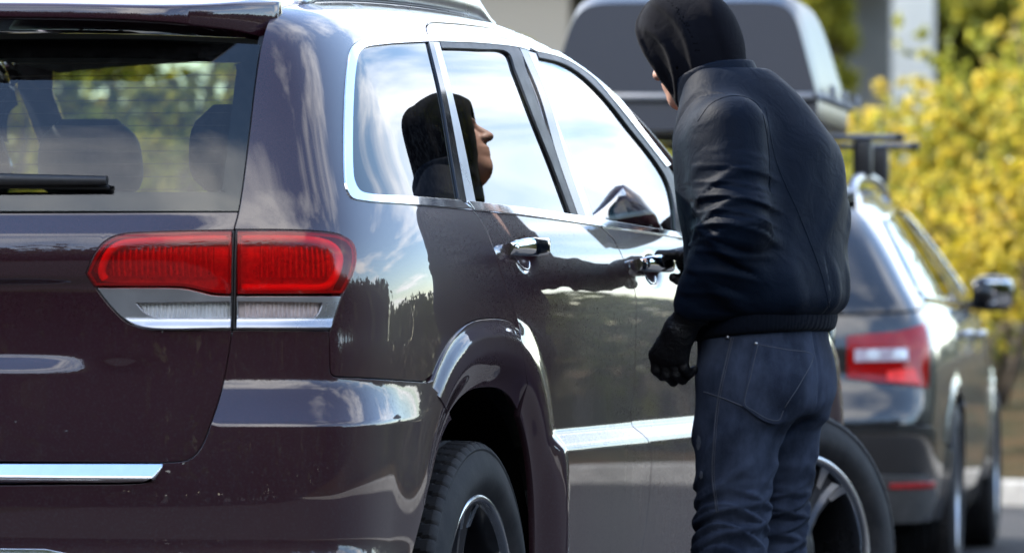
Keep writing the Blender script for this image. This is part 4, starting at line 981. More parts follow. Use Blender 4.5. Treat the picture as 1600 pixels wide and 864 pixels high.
def f_jkw(x, y, z): return f_jacket(*loc(x, y, z))
SEAMS = (((1196, 168), (1212, 250), (1250, 340), (1284, 430), (1296, 480)), ((1090, 190), (1112, 162), (1150, 150), (1184, 164), (1200, 225), (1203, 300)))
# waistband, collar and cuffs in ribbed knit
def band_sdf(zs, a, b, cf, tw_, th=.006, rib=110):
    base = loft_sdf(zs, a, b, cf, [0]*len(zs), tw_, 2.3)
    def f(x, y, z):
        ang = np.arctan2(y, x); return base(x, y, z)-.0004*np.sin(ang*rib)
    return f
fw = band_sdf([.985, 1.005, 1.04, 1.075], [.150, .154, .156, .150], [.190, .194, .196, .190], [-.006]*4, [0]*4, .008)
tilt_b = lambda x, y, z: fw(x, y, z+.10*(x+.02))
sdf_obj('waistband', tilt_b, (-.19, -.22, .955), (.19, .22, 1.085), .0062, RIB, jacket)
n6 = wav(21, 6, 12, 40)
def f_collar(x, y, z):
    u = x-.092-.40*(z-1.50); v = y; k = np.sqrt((u/.098)**2+(v/.094)**2); d = np.abs((k-1)*.092-.012*n6(x, y, z)*.3)-.009
    top = z-(1.640-.42*(x-.02)-.01*np.cos(v*20)); return smax(smax(d, top, .006), 1.475-z, .01)
sdf_obj('collar', f_collar, (-.06, -.13, 1.46), (.26, .13, 1.64), .0055, JACKET, jacket)
for wr, el in ((wrL, elL), (wrR, elR)):
    a = np.array(wr); e = np.array(el); dd = (a-e)/np.linalg.norm(a-e)
    MB().tube([a-dd*.035, a-dd*.02, a+dd*.005, a+dd*.022, a+dd*.026], [.048, .047, .044, .043, .036], 28).build('cuff', RIB, jacket)
# hood
ho = union(.05, ell(HC+np.array([.010, 0, .008]), (.112, .094, .116), .25), rcone((.150, 0, 1.60), (.105, 0, 1.50), .082, .084), ell((.245, 0, 1.690), (.060, .076, .085), .3))
n4 = wav(13, 8, 9, 30)
def f_hood(x, y, z):
    w0 = n4(x, y, z)
    d = ho(x, y, z)-.0095*(ridge(np.sqrt((x-.275)**2+(z-1.595)**2)*15.5+30*y*y+w0*.9)**2-.4)*sst(.285-x, -.01, .07)-.006*w0
    inn = d+.010; d = smax(d, -inn, .004)
    cut = x-(.318-.60*np.maximum(1.705-z, 0)-1.6*np.maximum(z-1.73, 0)**1.0*.3-.9*y*y)
    d = smax(d, cut, .008); rim = np.sqrt(np.maximum(cut+.014, -1)**2+(smax(ho(x, y, z)+.004, -1, .001))**2)-.0095
    return smin(d, smax(rim, -(z-1.50), .005), .006)
sdf_obj('hood', f_hood, (.0, -.13, 1.49), (.36, .13, 1.80), .0052, HOODM, jacket)
# jeans
pel = loft_sdf([.80, .86, .93, .99, 1.04], [.118, .134, .138, .134, .130], [.160, .176, .180, .176, .172], [-.018, -.020, -.014, -.006, -.004], [0]*5, [0]*5, 2.25)
jl = union(.035, rcone((.0, .088, .88), knL, .107, .074), rcone(knL, anL, .074, .052)); jr = union(.035, rcone((-.004, -.088, .88), knR, .107, .074), rcone(knR, anR, .074, .052))
gl_ = union(.04, ell((-.052, .078, .870), (.086, .084, .10)), ell((-.046, -.070, .870), (.084, .080, .10)))
n5 = wav(17, 9, 9, 36)
def f_jeans(x, y, z):
    w0 = n5(x, y, z)
    l, r = jl(x, y, z), jr(x, y, z)
    for k_, sg in ((0, 1), (1, -1)):
        yy = y*sg-.10
        a1 = np.maximum(ridge(z*18+yy*7+(x+.02)*6.5+w0*1.2), ridge(z*21-yy*8+x*4+w0*1.1+.3))**2*np.exp(-((z-.555)/.075)**2)+.9*ridge(z*24-yy*7+x*5+w0*1.3)**2*np.exp(-((z-.43)/.06)**2)
        a2 = ridge(z*8+x*9+w0*1.1)**2*np.exp(-((z-.75)/.05)**2)+ridge(z*26+w0*1.0)*np.exp(-((z-.13)/.07)**2)
        a3 = ridge(z*10+x*13*sg*0+x*12+yy*9+w0*1.3)**3*np.exp(-((z-.66)/.07)**2)
        amt = .0150*(a1-.4*np.exp(-((z-.52)/.11)**2))+.011*a2+.006*a3+.006*w0
        if k_ == 0: l = l-amt
        else: r = r-amt
    legs = smin(l, r, .012); p = smin(pel(x, y, z), gl_(x, y, z), .04)
    p = p-.0075*(ridge(z*9-x*6*np.sign(y)*0-x*7+w0*.8)-.4)*np.exp(-((z-.80)/.05)**2)
    d = smin(p, legs, .022)
    d = d+.004*np.exp(-(y/.006)**2)*(x < -.02)*sst(z, .80, .86)           # centre back seam
    return smax(d, .085-z, .006)
jeans = sdf_obj('jeans', f_jeans, (-.20, -.24, .07), (.20, .24, 1.05), .0062, DENIM, person)
def f_jw(x, y, z): return f_jeans(*loc(x, y, z))
class CamChart:
    """outline coordinates as photograph pixels / 1000, laid on the surface where the line of sight meets it"""
    def __init__(s, f): s.f = f; s.kind = 'c'
    def lift(s, U, off=0.0, f=None):
        P = cast(np.asarray(U)*1000, f or s.f, 12.3, 13.9, 320); n = grad(f or s.f, P, 2e-3); return P+n*off, n
class LocMesh: pass
JC = CamChart(f_jw)
def on_jeans(name, px, off=.004, mat=DENIM):
    o = panel(name, JC, np.array(px)/1000, mat, None, gap=0, step=.007, lip=.004+off*.3, off=off, mirror=False)
    M = person.matrix_world.inverted(); o.data.transform(M); o.parent = jeans; return o
bpy.context.view_layer.update()
pk = cat(S((1181, 535), (1225, 543), (1270, 553)), S((1270, 553), (1252, 596), (1227, 636)), S((1227, 636), (1222, 652), (1216, 660), (1195, 657), (1176, 645), (1161, 633)), S((1161, 633), (1170, 585), (1181, 535)))
on_jeans('back_pocket', pk, .006)
def seam(name, px, r=.0013, off=.003, mat=STITCH, par=None, f=f_jw, dash=False):
    P = cast(S(*px, sub=10), f, 12.2, 14.4, 420); n = grad(f, P, 2e-3); P = P+n*off; P = P[np.concatenate([[True], np.linalg.norm(np.diff(P, axis=0), axis=1) < .05])]
    if len(P) < 3: return
    o = MB().tube(P, r, 6).build(name, mat, None); o.data.transform(person.matrix_world.inverted()); o.parent = par or jeans; return o
seam('pocket_stitch', ((1184, 539), (1226, 547), (1266, 556), (1249, 596), (1224, 635)), .0010, .006)
seam('pocket_stitch', ((1184, 539), (1174, 585), (1165, 631), (1178, 641), (1196, 652), (1214, 655), (1222, 640)), .0010, .006)
seam('side_seam', ((1143, 527), (1133, 570), (1122, 622), (1116, 680), (1113, 740), (1120, 800)), .0016, .001)
seam('side_seam', ((1146, 528), (1136, 571), (1125, 623), (1119, 680), (1116, 740), (1123, 800)), .0008, .001)
seam('yoke_seam', ((1100, 612), (1130, 622), (1160, 634)), .0014, .001)
for px in ((1181, 537), (1138, 527)):
    P = cast([px], f_jw, 12.2, 14); n = grad(f_jw, P); o = MB().tube([P[0], P[0]+n[0]*.007], .004, 10).build('rivet', CHROME_MATT); o.data.transform(person.matrix_world.inverted()); o.parent = jeans
RIP = simple('torn_threads', (.060, .070, .090), .95, 0, .5, 260, .8, 300); rr_ = np.random.default_rng(4)
for x0, y0, w_, h_ in ((1088, 692, 7, 26), (1093, 742, 5, 14)):
    q_ = [(x0+w_/2+w_/2*math.cos(t)*rr_.uniform(.55, 1.0), y0+h_/2*math.sin(t)*rr_.uniform(.6, 1.0)) for t in np.linspace(0, 2*math.pi, 18, endpoint=False)]
    on_jeans('torn_patch', q_, .0012, RIP)
for q_ in SEAMS: seam('jacket_seam', q_, .0008, .0004, JACKET, jacket, f_jkw)
# gloves
def glove(name, wr, el, palm, fingers, thumb):
    a = np.array(wr); e = np.array(el); dd = (a-e)/np.linalg.norm(a-e); parts = [rcone(tuple(a-dd*.03), tuple(a+dd*.02), .040, .034)]
    parts.append(rcone(tuple(a), palm[0], .034, .034)); parts.append(rcone(palm[0], palm[1], .033, .030))
    for k, q in enumerate(palm[2]): parts.append(rcone(palm[0], q, .026, .017))
    base = union(.018, *parts); fs_ = []
    for ch_ in fingers+[thumb]:
        rr = np.linspace(.0135, .0095, len(ch_)) if ch_ is not thumb else np.linspace(.0165, .011, len(ch_))
        fs_.append(union(.004, *[rcone(ch_[i], ch_[i+1], rr[i], rr[i+1]) for i in range(len(ch_)-1)]))
    nn = wav(29, 6, 30, 90)
    def f(x, y, z):
        d = base(x, y, z)-.0025*nn(x, y, z); ff = fs_[0](x, y, z)
        for g_ in fs_[1:]: ff = np.minimum(ff, g_(x, y, z))
        return smin(d, ff, .006)
    allp = np.array([q for c_ in fingers+[thumb] for q in c_]+[wr, palm[0], palm[1]])
    return sdf_obj(name, f, allp.min(0)-.06, allp.max(0)+.06, .0042, LEATHER, person)
kL = [(.150, .216, .945), (.128, .212, .938), (.106, .208, .938), (.086, .206, .944)]
fL = []
for i, k_ in enumerate(kL):
    k_ = np.array(k_); l = (.036, .040, .037, .030)[i]; d1 = np.array([.10-.05*i, -.25, -1.0]); d1 /= np.linalg.norm(d1); d2 = np.array([-.10, -.9, -.55]); d2 /= np.linalg.norm(d2); d3 = np.array([-.25, -.75, .45]); d3 /= np.linalg.norm(d3)
    q1 = k_+d1*l; q2 = q1+d2*l*.75; q3 = q2+d3*l*.55; fL.append([tuple(k_), tuple(q1), tuple(q2), tuple(q3)])
glove('glove', wrL, elL, ((.085, .216, 1.000), (.118, .211, .958), kL), fL, [(.108, .205, 1.000), (.150, .188, .975), (.165, .176, .945), (.160, .166, .920)])
# right hand closed round the handle; directions: t along the handle (car's length), o out of the door
def Lw(p): return tuple(toloc(np.asarray(p)))
hc = HND[1]; oW = np.array([1.0, 0, 0.0])
palmW = hc+np.array([.082, .095, .012]); fR = []; kR = []
for i in range(4):
    k_ = hc+np.array([.080, .050-.024*i+.02, .022]); kR.append(Lw(k_))
    fR.append([Lw(k_), Lw(hc+np.array([.062, .040-.026*i+.02, .030-.002*i])), Lw(hc+np.array([.030, .030-.026*i+.02, .024])), Lw(hc+np.array([.022, .028-.026*i+.02, -.006]))])
glove('glove', wrR, elR, (Lw(palmW+np.array([.02, .01, .0])), Lw(hc+np.array([.080, .045, .008])), kR), fR, [Lw(palmW+np.array([0, -.01, -.02])), Lw(hc+np.array([.075, .055, -.030])), Lw(hc+np.array([.062, .022, -.034])), Lw(hc+np.array([.058, -.006, -.030]))])
# shoes
SHOE = simple('shoe_suede', (.012, .012, .014), .8, 0, .3, 60); SOLE = simple('shoe_sole', (.55, .54, .52), .7)
for an, tw_ in ((anL, .12), (anR, -.15)):
    c, s_ = math.cos(tw_), math.sin(tw_)
    def tl(x, y, z, an=an, c=c, s_=s_): u = x-an[0]; v = y-an[1]; return u*c+v*s_, -u*s_+v*c, z
    def f_shoe(x, y, z):
        u, v, w_ = tl(x, y, z); d = union(.03, rcone((-.02, 0, .06), (-.01, 0, .125), .047, .045), rcone((-.035, 0, .048), (.15, 0, .042), .042, .040), rcone((.05, 0, .055), (.02, 0, .10), .042, .040))(u, v, w_)
        return smax(d, .022-z, .006)
    def f_sole(x, y, z):
        u, v, w_ = tl(x, y, z); d = np.minimum(rcone((-.040, 0, .015), (.05, .0, .015), .044, .043)(u, v, 0*w_+.015), rcone((.05, 0, .015), (.152, .0, .015), .043, .044)(u, v, 0*w_+.015)); return smax(smax(d, z-.028, .004), .001-z, .003)
    sh = sdf_obj('shoe', f_shoe, (an[0]-.13, an[1]-.13, .0), (an[0]+.24, an[1]+.13, .19), .008, SHOE, person)
    sdf_obj('sole', f_sole, (an[0]-.13, an[1]-.13, -.01), (an[0]+.24, an[1]+.13, .05), .006, SOLE, sh)
# ------------------------------------------------------------------ the grey estate car ahead, with roof box
CH = math.radians(16.4-7.7); CR = np.array([math.cos(CH), math.sin(CH)]); CF_ = np.array([-math.sin(CH), math.cos(CH)])
rw = CAMP+21.0*FWD+1.646*RGT; CO = rw[:2]-.905*CR-.98*CF_
def cl(x, y, z): dx, dy = x-CO[0], y-CO[1]; return dx*CR[0]+dy*CR[1], dx*CF_[0]+dy*CF_[1], z
XS2 = spline([.20, .36, .50, .66, .80, .92, .99, 1.05, 1.16, 1.30, 1.42, 1.52], [.86, .895, .905, .912, .915, .898, .872, .838, .778, .700, .630, .56])
YR2 = spline([.20, .36, .50, .64, .72, .85, .95, 1.02, 1.12, 1.30, 1.45, 1.55], [.09, .03, .0, .005, .035, .055, .07, .09, .15, .28, .40, .50])
ZR2 = spline([.2, .5, .9, 1.4, 2.0, 2.5, 2.9, 3.3, 3.6, 4.2, 4.6, 4.9], [1.44, 1.475, 1.50, 1.515, 1.505, 1.46, 1.35, 1.16, 1.0, .95, .87, .74])
W2Y = (.98, 3.82); WZ2 = .335
def f2(x, y, z):
    x = np.abs(x); a = x-XS2(z)+.03*(1-sst(y, .0, 1.4))+.05*sst(y, 3.6, 4.9); b = YR2(z)+.16*x*x-y; c = z-(ZR2(y)-.05*(x/.7)**2); d = y-(4.84-.25*x*x)
    rr = 0
    for yc in W2Y: rr = rr+.014*(1-sst(np.sqrt((y-yc)**2+(z-WZ2)**2), .39, .44))
    return smax(smax(smax(a, b, .16), c, .12), d, .2)-rr+.012*np.exp(-((z-.955)/.02)**2)*sst(y, .3, .6)*0
def f2w(x, y, z): return f2(*cl(x, y, z))
wagon = tag(empty('parked_estate_car', (CO[0], CO[1], 0), CH), 'dark grey estate car carrying a black roof box', 'car')
GREY = paint('graphite_paint', (.0075, .0072, .0080), .35, (.040, .038, .037), .2)
K = Chart(f2, 'w', .55, .60, .33); KT = Chart(f2, 't'); KF = Chart(f2, 'r')
SK = lambda y: K.R0*math.pi/2+y-K.yc
def k2(px): P = cast(px, f2w, 18.6, 26.5, 700); q = np.stack(cl(P[:, 0], P[:, 1], P[:, 2]), 1); return [p for p in K.to2(q)]
def kyz(*p): return [np.array([SK(y), z]) for y, z in p]
def archk(yc, r, t0, t1, n=24): return [np.array([SK(yc+r*math.cos(t)), WZ2+r*math.sin(t)]) for t in np.linspace(t0, t1, n)]
lamp2 = cat(S((1322, 525), (1360, 521), (1405, 517), (1441, 506)), S((1441, 506), (1448, 540), (1447, 606)), S((1447, 606), (1392, 600), (1322, 591)))
l2 = k2(lamp2)
x0_ = -K.xc+.002
def glassz(y): return 1.0+.035*sst(y, .2, 3.0)*0
# windows on the side: (y, z) outlines
qw = kyz((.62, 1.06), (.70, 1.18), (.86, 1.30), (1.18, 1.335), (1.27, 1.04)); rwn = kyz((1.34, 1.04), (1.27, 1.335), (1.60, 1.362), (2.06, 1.362), (2.12, 1.025)); fwn = kyz((2.20, 1.022), (2.14, 1.358), (2.50, 1.315), (2.85, 1.20), (3.10, 1.05), (3.12, 1.01))
gz = .985
rear_low = cat([np.array([x0_, gz]), np.array([-.02, gz]), np.array([.20, gz+.01])], kyz((.62, 1.03)), kyz((1.25, 1.012)), kyz((1.25, .90)), kyz((1.26, .72)), archk(W2Y[0], .37, math.radians(60), math.radians(150)), kyz((.56, .52)), [np.array([SK(.30), .60]), np.array([.0, .60]), np.array([x0_, .60])])
panel('rear_body', K, rear_low, GREY, wagon, step=.03, gap=.002, lip=.02)
bump2 = cat([np.array([x0_, .595]), np.array([0., .595]), np.array([SK(.30), .595]), ], kyz((.555, .515)), archk(W2Y[0], .37, math.radians(155), math.radians(183)), [np.array([SK(.60), .25]), np.array([0, .25]), np.array([x0_, .25])])
panel('rear_bumper', K, bump2, GREY, wagon, step=.03, off=.012)
val = [np.array([x0_, .43]), np.array([.05, .43]), np.array([SK(.30), .42]), np.array([SK(.42), .33]), np.array([SK(.30), .255]), np.array([x0_, .255])]
panel('bumper_valance', K, val, simple('grey_plastic', (.05, .048, .046), .6), wagon, step=.03, off=.020)
rf = [np.array([.10, .40]), np.array([.26, .40]), np.array([.26, .375]), np.array([.10, .38])]
panel('rear_reflector', K, rf, simple('red_reflector', (.30, .02, .02), .2), wagon, step=.02, off=.026)
pil = cat([np.array([-.02, gz+.006]), np.array([.20, gz+.016])], kyz((.62, 1.036)), kyz((.60, 1.06), (.68, 1.19), (.85, 1.315), (1.20, 1.352), (2.10, 1.378), (2.5, 1.332), (2.86, 1.215), (3.12, 1.06), (3.2, 1.03)), kyz((3.2, 1.10), (2.9, 1.28), (2.5, 1.41), (1.8, 1.455), (1.0, 1.45), (.62, 1.43)), [np.array([.05, 1.38]), np.array([-.02, 1.36])])
panel('roof_frame', K, pil, GREY, wagon, step=.03)
for nm, q, mt in (('quarter_window', qw, GLASS_DARK), ('rear_door_window', rwn, GLASS_DARK), ('front_door_window', fwn, GLASS_LIGHT)): panel(nm, K, q, mt, wagon, step=.04, gap=0, off=-.004, lip=.004)
wtr = MB(); ol = kyz((.60, 1.06), (.68, 1.19), (.85, 1.312), (1.20, 1.349), (2.10, 1.375), (2.5, 1.329), (2.86, 1.212), (3.12, 1.05)); P, n = K.lift(np.array(catmull(ol, 6)), .004); wtr.tube(P, .010, 8)
ol = kyz((.60, 1.048), (1.3, 1.03), (2.1, 1.018), (3.15, 1.0)); P, n = K.lift(np.array(catmull(ol, 6)), .004); wtr.tube(P, .008, 8); a_ = wtr.build('window_trim', CHROME, wagon); mirror_obj(a_, wagon)
for yc in (1.305, 2.16): panel('door_pillar', K, kyz((yc-.035, 1.03), (yc-.085, 1.36), (yc-.025, 1.362), (yc+.04, 1.025)), BLACK_GLOSS, wagon, step=.04, off=.0)
fl_a = archk(W2Y[0], .37, math.radians(56), math.radians(0)); fl_b = archk(W2Y[1], .37, math.radians(180), math.radians(0), 40)
dr = cat(kyz((1.26, 1.01), (2.14, .996), (2.16, .60), (2.14, .30), (1.36, .30)), fl_a[::-1], kyz((1.27, .72), (1.26, .9)))
panel('rear_door', K, dr, GREY, wagon, step=.03); panel('front_door', K, kyz((2.145, .996), (3.10, .975), (3.16, .75), (3.14, .30), (2.145, .30), (2.165, .6)), GREY, wagon, step=.03)
panel('front_wing', K, cat(kyz((3.105, .972), (3.7, .93), (4.3, .85), (4.5, .60), (4.42, .30)), fl_b[::-1], kyz((3.43, .30), (3.145, .30), (3.165, .75))), GREY, wagon, step=.04)
panel('sill', K, kyz((1.36, .295), (3.43, .295), (3.43, .20), (1.36, .20)), GREY, wagon, step=.05, off=-.02)
rt = [np.array(p) for p in ((.50, .50), (.52, 1.6), (.48, 2.6), (0.001, 2.62))]; rt = [np.array((.001, .47))]+rt+[np.array([-p[0], p[1]]) for p in rt[-2::-1]]
panel('roof', KT, rt, GREY, wagon, step=.06, mirror=False)
hd_ = [np.array(p) for p in ((.001, 3.58), (.72, 3.45), (.72, 4.4), (.001, 4.68))]; hd_ = hd_+[np.array([-p[0], p[1]]) for p in hd_[-2:0:-1]]
panel('bonnet', KT, hd_, GREY, wagon, step=.06, mirror=False)
wsc = [np.array(p) for p in ((.001, 2.64), (.50, 2.60), (.70, 3.2), (.70, 3.43), (.001, 3.56))]; wsc = wsc+[np.array([-p[0], p[1]]) for p in wsc[-2:0:-1]]
panel('windscreen', KT, wsc, GLASS_SCREEN, wagon, step=.08, mirror=False, lip=.004)
panel('front_bumper', KF, [np.array(p) for p in ((-.80, .25), (-.80, .78), (0, .84), (.80, .78), (.80, .25))], GREY, wagon, step=.06, mirror=False)
bwin = [np.array(p) for p in ((x0_, .99), (-.03, .99), (-.03, 1.38), (x0_, 1.39))]
panel('rear_window', K, bwin, GLASS_DARK, wagon, step=.05, off=-.002, lip=.004)
MB().box((0, 2.4, .28), (1.5, 4.2, .16)).box((0, 2.4, .62), (1.3, 3.6, .2)).build('underbody', LINER, wagon)
MB().box((0, 1.6, .86), (1.36, .16, .62), bev=.06).build('rear_seat', INTERIOR, wagon)
for x_ in (-.36, .36): MB().box((x_, 2.4, .86), (.5, .16, .70), bev=.06).build('front_seat', INTERIOR, wagon); MB().box((x_, 2.38, 1.28), (.26, .09, .18), bev=.04).build('headrest', INTERIOR, wagon)
# lights
WHITE_LENS = simple('white_lens', (.80, .82, .85), .15, .3, .1)
lm = panel('tail_light', K, l2, RED_LENS, wagon, step=.02, gap=.002, off=.012, lip=.012)
panel('light_backing', K, l2, simple('dull_red', (.30, .006, .008), .35, 0, .3, 60), wagon, step=.04, gap=.002, off=.004, lip=0)
panel('lamp_strip', K, k2(cat(S((1334, 546), (1416, 544)), S((1416, 544), (1417, 564)), S((1417, 564), (1334, 566)))), simple('smoky_lens', (.42, .36, .40), .2), wagon, step=.02, gap=.001, off=.0140, lip=.004)
for cx_ in (1363, 1403): panel('reversing_light', K, k2([(cx_+11*math.cos(t), 554.5+8.5*math.sin(t)) for t in np.linspace(0, 2*math.pi, 20, endpoint=False)]), WHITE_LENS, wagon, step=.02, gap=.001, off=.0165, lip=.004)
panel('brake_lens', K, k2(cat(S((1384, 580), (1426, 575)), S((1426, 575), (1434, 600)), S((1434, 600), (1384, 596)))), simple('bright_red', (.85, .03, .02), .2), wagon, step=.02, gap=.001, off=.0145, lip=.004)
# handles, mirrors, rails, wheels
for yc, zc in ((1.46, .905), (2.36, .895)):
    P, n = K.lift(np.array(kyz(*[(y, zc) for y in np.linspace(yc-.10, yc+.10, 12)])), .0); h = MB().tube([P[i]+n[i]*(.030*(1-abs(i/5.5-1)**3)+.004) for i in range(12)], .012, 8).build('door_handle', CHROME_MATT, wagon); mirror_obj(h, wagon)
for sg in (1, -1):
    r = []
    for x in np.linspace(.845, 1.005, 10):
        t = (x-.845)/.16*2-1; e = max(.3, (1-abs(t)**4))**.4
        r.append([(sg*x, 2.98+.05*t+.06*e*math.sin(k), 1.055+.072*e*math.cos(k)) for k in np.linspace(0, 2*math.pi, 18, endpoint=False)])
    mi = MB().loft(r).build('door_mirror', BLACK_GLOSS, wagon); MB().box((sg*.86, 2.99, 1.01), (.10, .06, .04), bev=.012).build('mirror_arm', BLACK_PLASTIC, mi)
    MB().box((sg*.930, 2.925, 1.057), (.14, .008, .10), bev=.003).build('mirror_glass', simple('mirror_silver', (.85, .88, .92), .03, 1.0, .01), mi)
    ys = np.linspace(.62, 2.55, 20); MB().tube([(sg*.53, y, float(ZR2(y))-.020-.05*(1-min(1, (y-.62)/.3+.2, (2.55-y)/.3+.2))) for y in ys], .018, 10).build('roof_rail', CHROME_MATT, wagon)
    for yb in (1.22, 2.12):
        MB().box((sg*.53, yb, float(ZR2(yb))+.050), (.07, .09, .14), bev=.015).build('bar_foot', BLACK_PLASTIC, wagon)
    for i, y in enumerate(W2Y):
        wr_ = make_wheel(wagon, (sg*.79, y, WZ2), 0, .3); wheel_parts(wr_, sg, (SPOKE_DARK, CHROME_MATT), WZ2/.3865)
    for y in W2Y:
        a = np.linspace(math.radians(-10), math.radians(190), 24)
        MB().loft([[(sg*x, y+.375*math.cos(t), WZ2+.375*math.sin(t)) for t in a] for x in (.5, .87)], False, False).add([(sg*.5, y+.375*math.cos(t), WZ2+.375*math.sin(t)) for t in a], [tuple(range(24))]).build('wheel_housing', LINER, wagon)
# cross bars and roof box : things carried on the roof
SILVER = simple('bar_alloy', (.20, .205, .215), .62, .1, .08, Specular_IOR_Level=.25); BOXM = Mat('box_plastic')
for yb in (1.22, 2.12):
    zb_ = float(ZR2(yb))+.128; r = [[(x, yb+.040*math.cos(k), zb_+.013*math.sin(k)) for k in np.linspace(0, 2*math.pi, 14, endpoint=False)] for x in (-.66, -.65, .65, .66)]
    b_ = MB().loft(r).build('roof_bar', SILVER, wagon, sharp=60)
    for sg in (1, -1): MB().box((sg*.67, yb, zb_), (.025, .086, .032), bev=.008).build('bar_end_cap', BLACK_PLASTIC, b_)
f_ = BOXM.noise(220, 3, .7); BOXM.bsdf(Base_Color=BOXM.mix(f_, (.006, .010, .020), (.010, .016, .030)), Roughness=.34, Specular_IOR_Level=.35); BOXM = BOXM.m
bx = empty('roof_box', (CO[0]-.09, CO[1], 0), CH); tag(bx, 'black hard-shell roof box with silver rim on the grey estate car', 'roof box')
zb0 = float(ZR2(1.5))+.145
def box_ring(y, w_, h, z0, p=10.0, top=True):
    r = []
    for k in np.linspace(0, 2*math.pi, 44, endpoint=False):
        c, s_ = math.cos(k), math.sin(k); x = w_*math.copysign(abs(c)**(2/p), c); zz = math.copysign(abs(s_)**(2/p), s_)
        r.append((x*(1-.20*max(zz, 0)), y, z0+(h*max(zz, 0) if top else 0)+(.115*min(zz, 0))))
    return r
lid = []
for t in np.linspace(0, 1, 26):
    y = .66+2.05*t; e = min(1, (t/.10)) if t < .5 else 1; h = .40*(.95+.05*sst(t, 0, .10))*(1-.60*sst(t, .45, 1.0)); w_ = .505*(.985+.015*sst(t, 0, .06))*(1-.32*sst(t, .6, 1.0)**1.5)
    if t == 0: h *= .93; w_ *= .995
    lid.append([(x, y+.10*max(0, (z-zb0-.11))/.40*(1-sst(t, 0, .5)), z) for x, y, z in box_ring(y, w_, h, zb0+.11)])
MB().loft(lid).build('box_shell', BOXM, bx, sharp=38)
rim = []
for t in np.linspace(0, 1, 40):
    pass
out_ = [(.512*(1-.32*sst(t, .6, 1)**1.5)*(.94+.06*sst(t, 0, .06)), .655+2.06*t) for t in np.linspace(0, 1, 30)]
path = [(x, y, zb0+.115) for x, y in out_]+[(-x, y, zb0+.115) for x, y in out_[::-1]]; path.append(path[0])
MB().tube(path, .016, 8, False).build('box_rim', SILVER, bx)
for y in (1.0, 1.6, 2.2): MB().box((.522, y, zb0+.14), (.02, .11, .05), bev=.008).build('box_latch', SILVER, bx)
def thule(): pass
# ------------------------------------------------------------------ background: bushes, trees, houses, woods
def leaf_mat(name, cols, trans=.55):
    m = Mat(name); oi = m.n('ShaderNodeObjectInfo'); g = m.n('ShaderNodeNewGeometry'); f = m.noise(1.7, 3); r = g.outputs['Random Per Island']
    v = m.math('ADD', m.math('MULTIPLY', f, .6), m.math('MULTIPLY', r, .5)); c = m.ramp(v, *cols)
    d = m.n('ShaderNodeBsdfPrincipled', {'Base Color': c, 'Roughness': .5}); t = m.n('ShaderNodeBsdfTranslucent', {'Color': c})
    x = m.n('ShaderNodeMixShader', {0: trans, 1: d.outputs[0], 2: t.outputs[0]}); m.t.links.new(x.outputs[0], m.out.inputs['Surface']); return m.m
YEL = leaf_mat('yellow_leaves', ((.22, (.07, .085, .012)), (.40, (.30, .27, .025)), (.56, (.62, .50, .045)), (.78, (.78, .62, .12)), (.92, (.66, .36, .07))))
LIME = leaf_mat('lime_leaves', ((.25, (.06, .075, .012)), (.5, (.27, .28, .03)), (.8, (.55, .50, .08))))
DARK = leaf_mat('dark_leaves', ((.25, (.018, .028, .008)), (.55, (.05, .065, .014)), (.8, (.11, .12, .025))))
BARK = simple('bark', (.085, .06, .042), .9, 0, .35, 20, .6, 60)
def leaves(C, n, size, rng):
    """n leaf blades round the points C"""
    P = C[rng.integers(0, len(C), n)]; a = rng.normal(size=(n, 3)); a /= np.linalg.norm(a, axis=1)[:, None]; b = np.cross(a, rng.normal(size=(n, 3))); b /= np.linalg.norm(b, axis=1)[:, None]
    s_ = size*rng.uniform(.6, 1.3, n)[:, None]; V = np.stack([P-a*s_, P+b*s_*.45, P+a*s_, P-b*s_*.45], 1).reshape(-1, 3); F = np.arange(4*n).reshape(-1, 4); return V, F
def blob_points(rng, R, n, clumps, squash=1.0, low=0.0):
    """points in clumps over an uneven crown"""
    out = []
    for _ in range(clumps):
        d = rng.normal(size=3); d /= np.linalg.norm(d); d[2] = abs(d[2])*1.2-.25; c = d*R*rng.uniform(.45, .95)*np.array([1, 1, squash]); r = R*rng.uniform(.22, .42)
        q = rng.normal(size=(n//clumps, 3)); q /= np.linalg.norm(q, axis=1)[:, None]; out.append(c+q*r*rng.uniform(.55, 1.05, (n//clumps, 1)))
    return np.concatenate(out)
def bush(name, at, R, h, mat, n, size, label, cat_, group, seed, stems=7):
    rng = np.random.default_rng(seed); root = empty(name, at); tag(root, label, cat_, group)
    C = blob_points(rng, R, max(400, n//6), 26, h/R*.75); C[:, 2] += h*.48; C = C[C[:, 2] > .05]; C[:, 2] = np.minimum(C[:, 2], h*1.15)
    V, F = leaves(C, n, size, rng); V[:, 2] = np.maximum(V[:, 2], .02); me = mesh_obj('foliage', V, F, mat, root, False)
    s_ = MB()
    for k in range(stems):
        a = rng.uniform(0, 6.28); r = rng.uniform(.25, .8)*R; z = h*rng.uniform(.6, .95)
        s_.tube([(0.05*math.cos(a), .05*math.sin(a), -.05), (r*.4*math.cos(a), r*.4*math.sin(a), z*.5), (r*math.cos(a+.2), r*math.sin(a+.2), z)], [.03, .02, .008], 6)
    s_.build('stem', BARK, root); return root
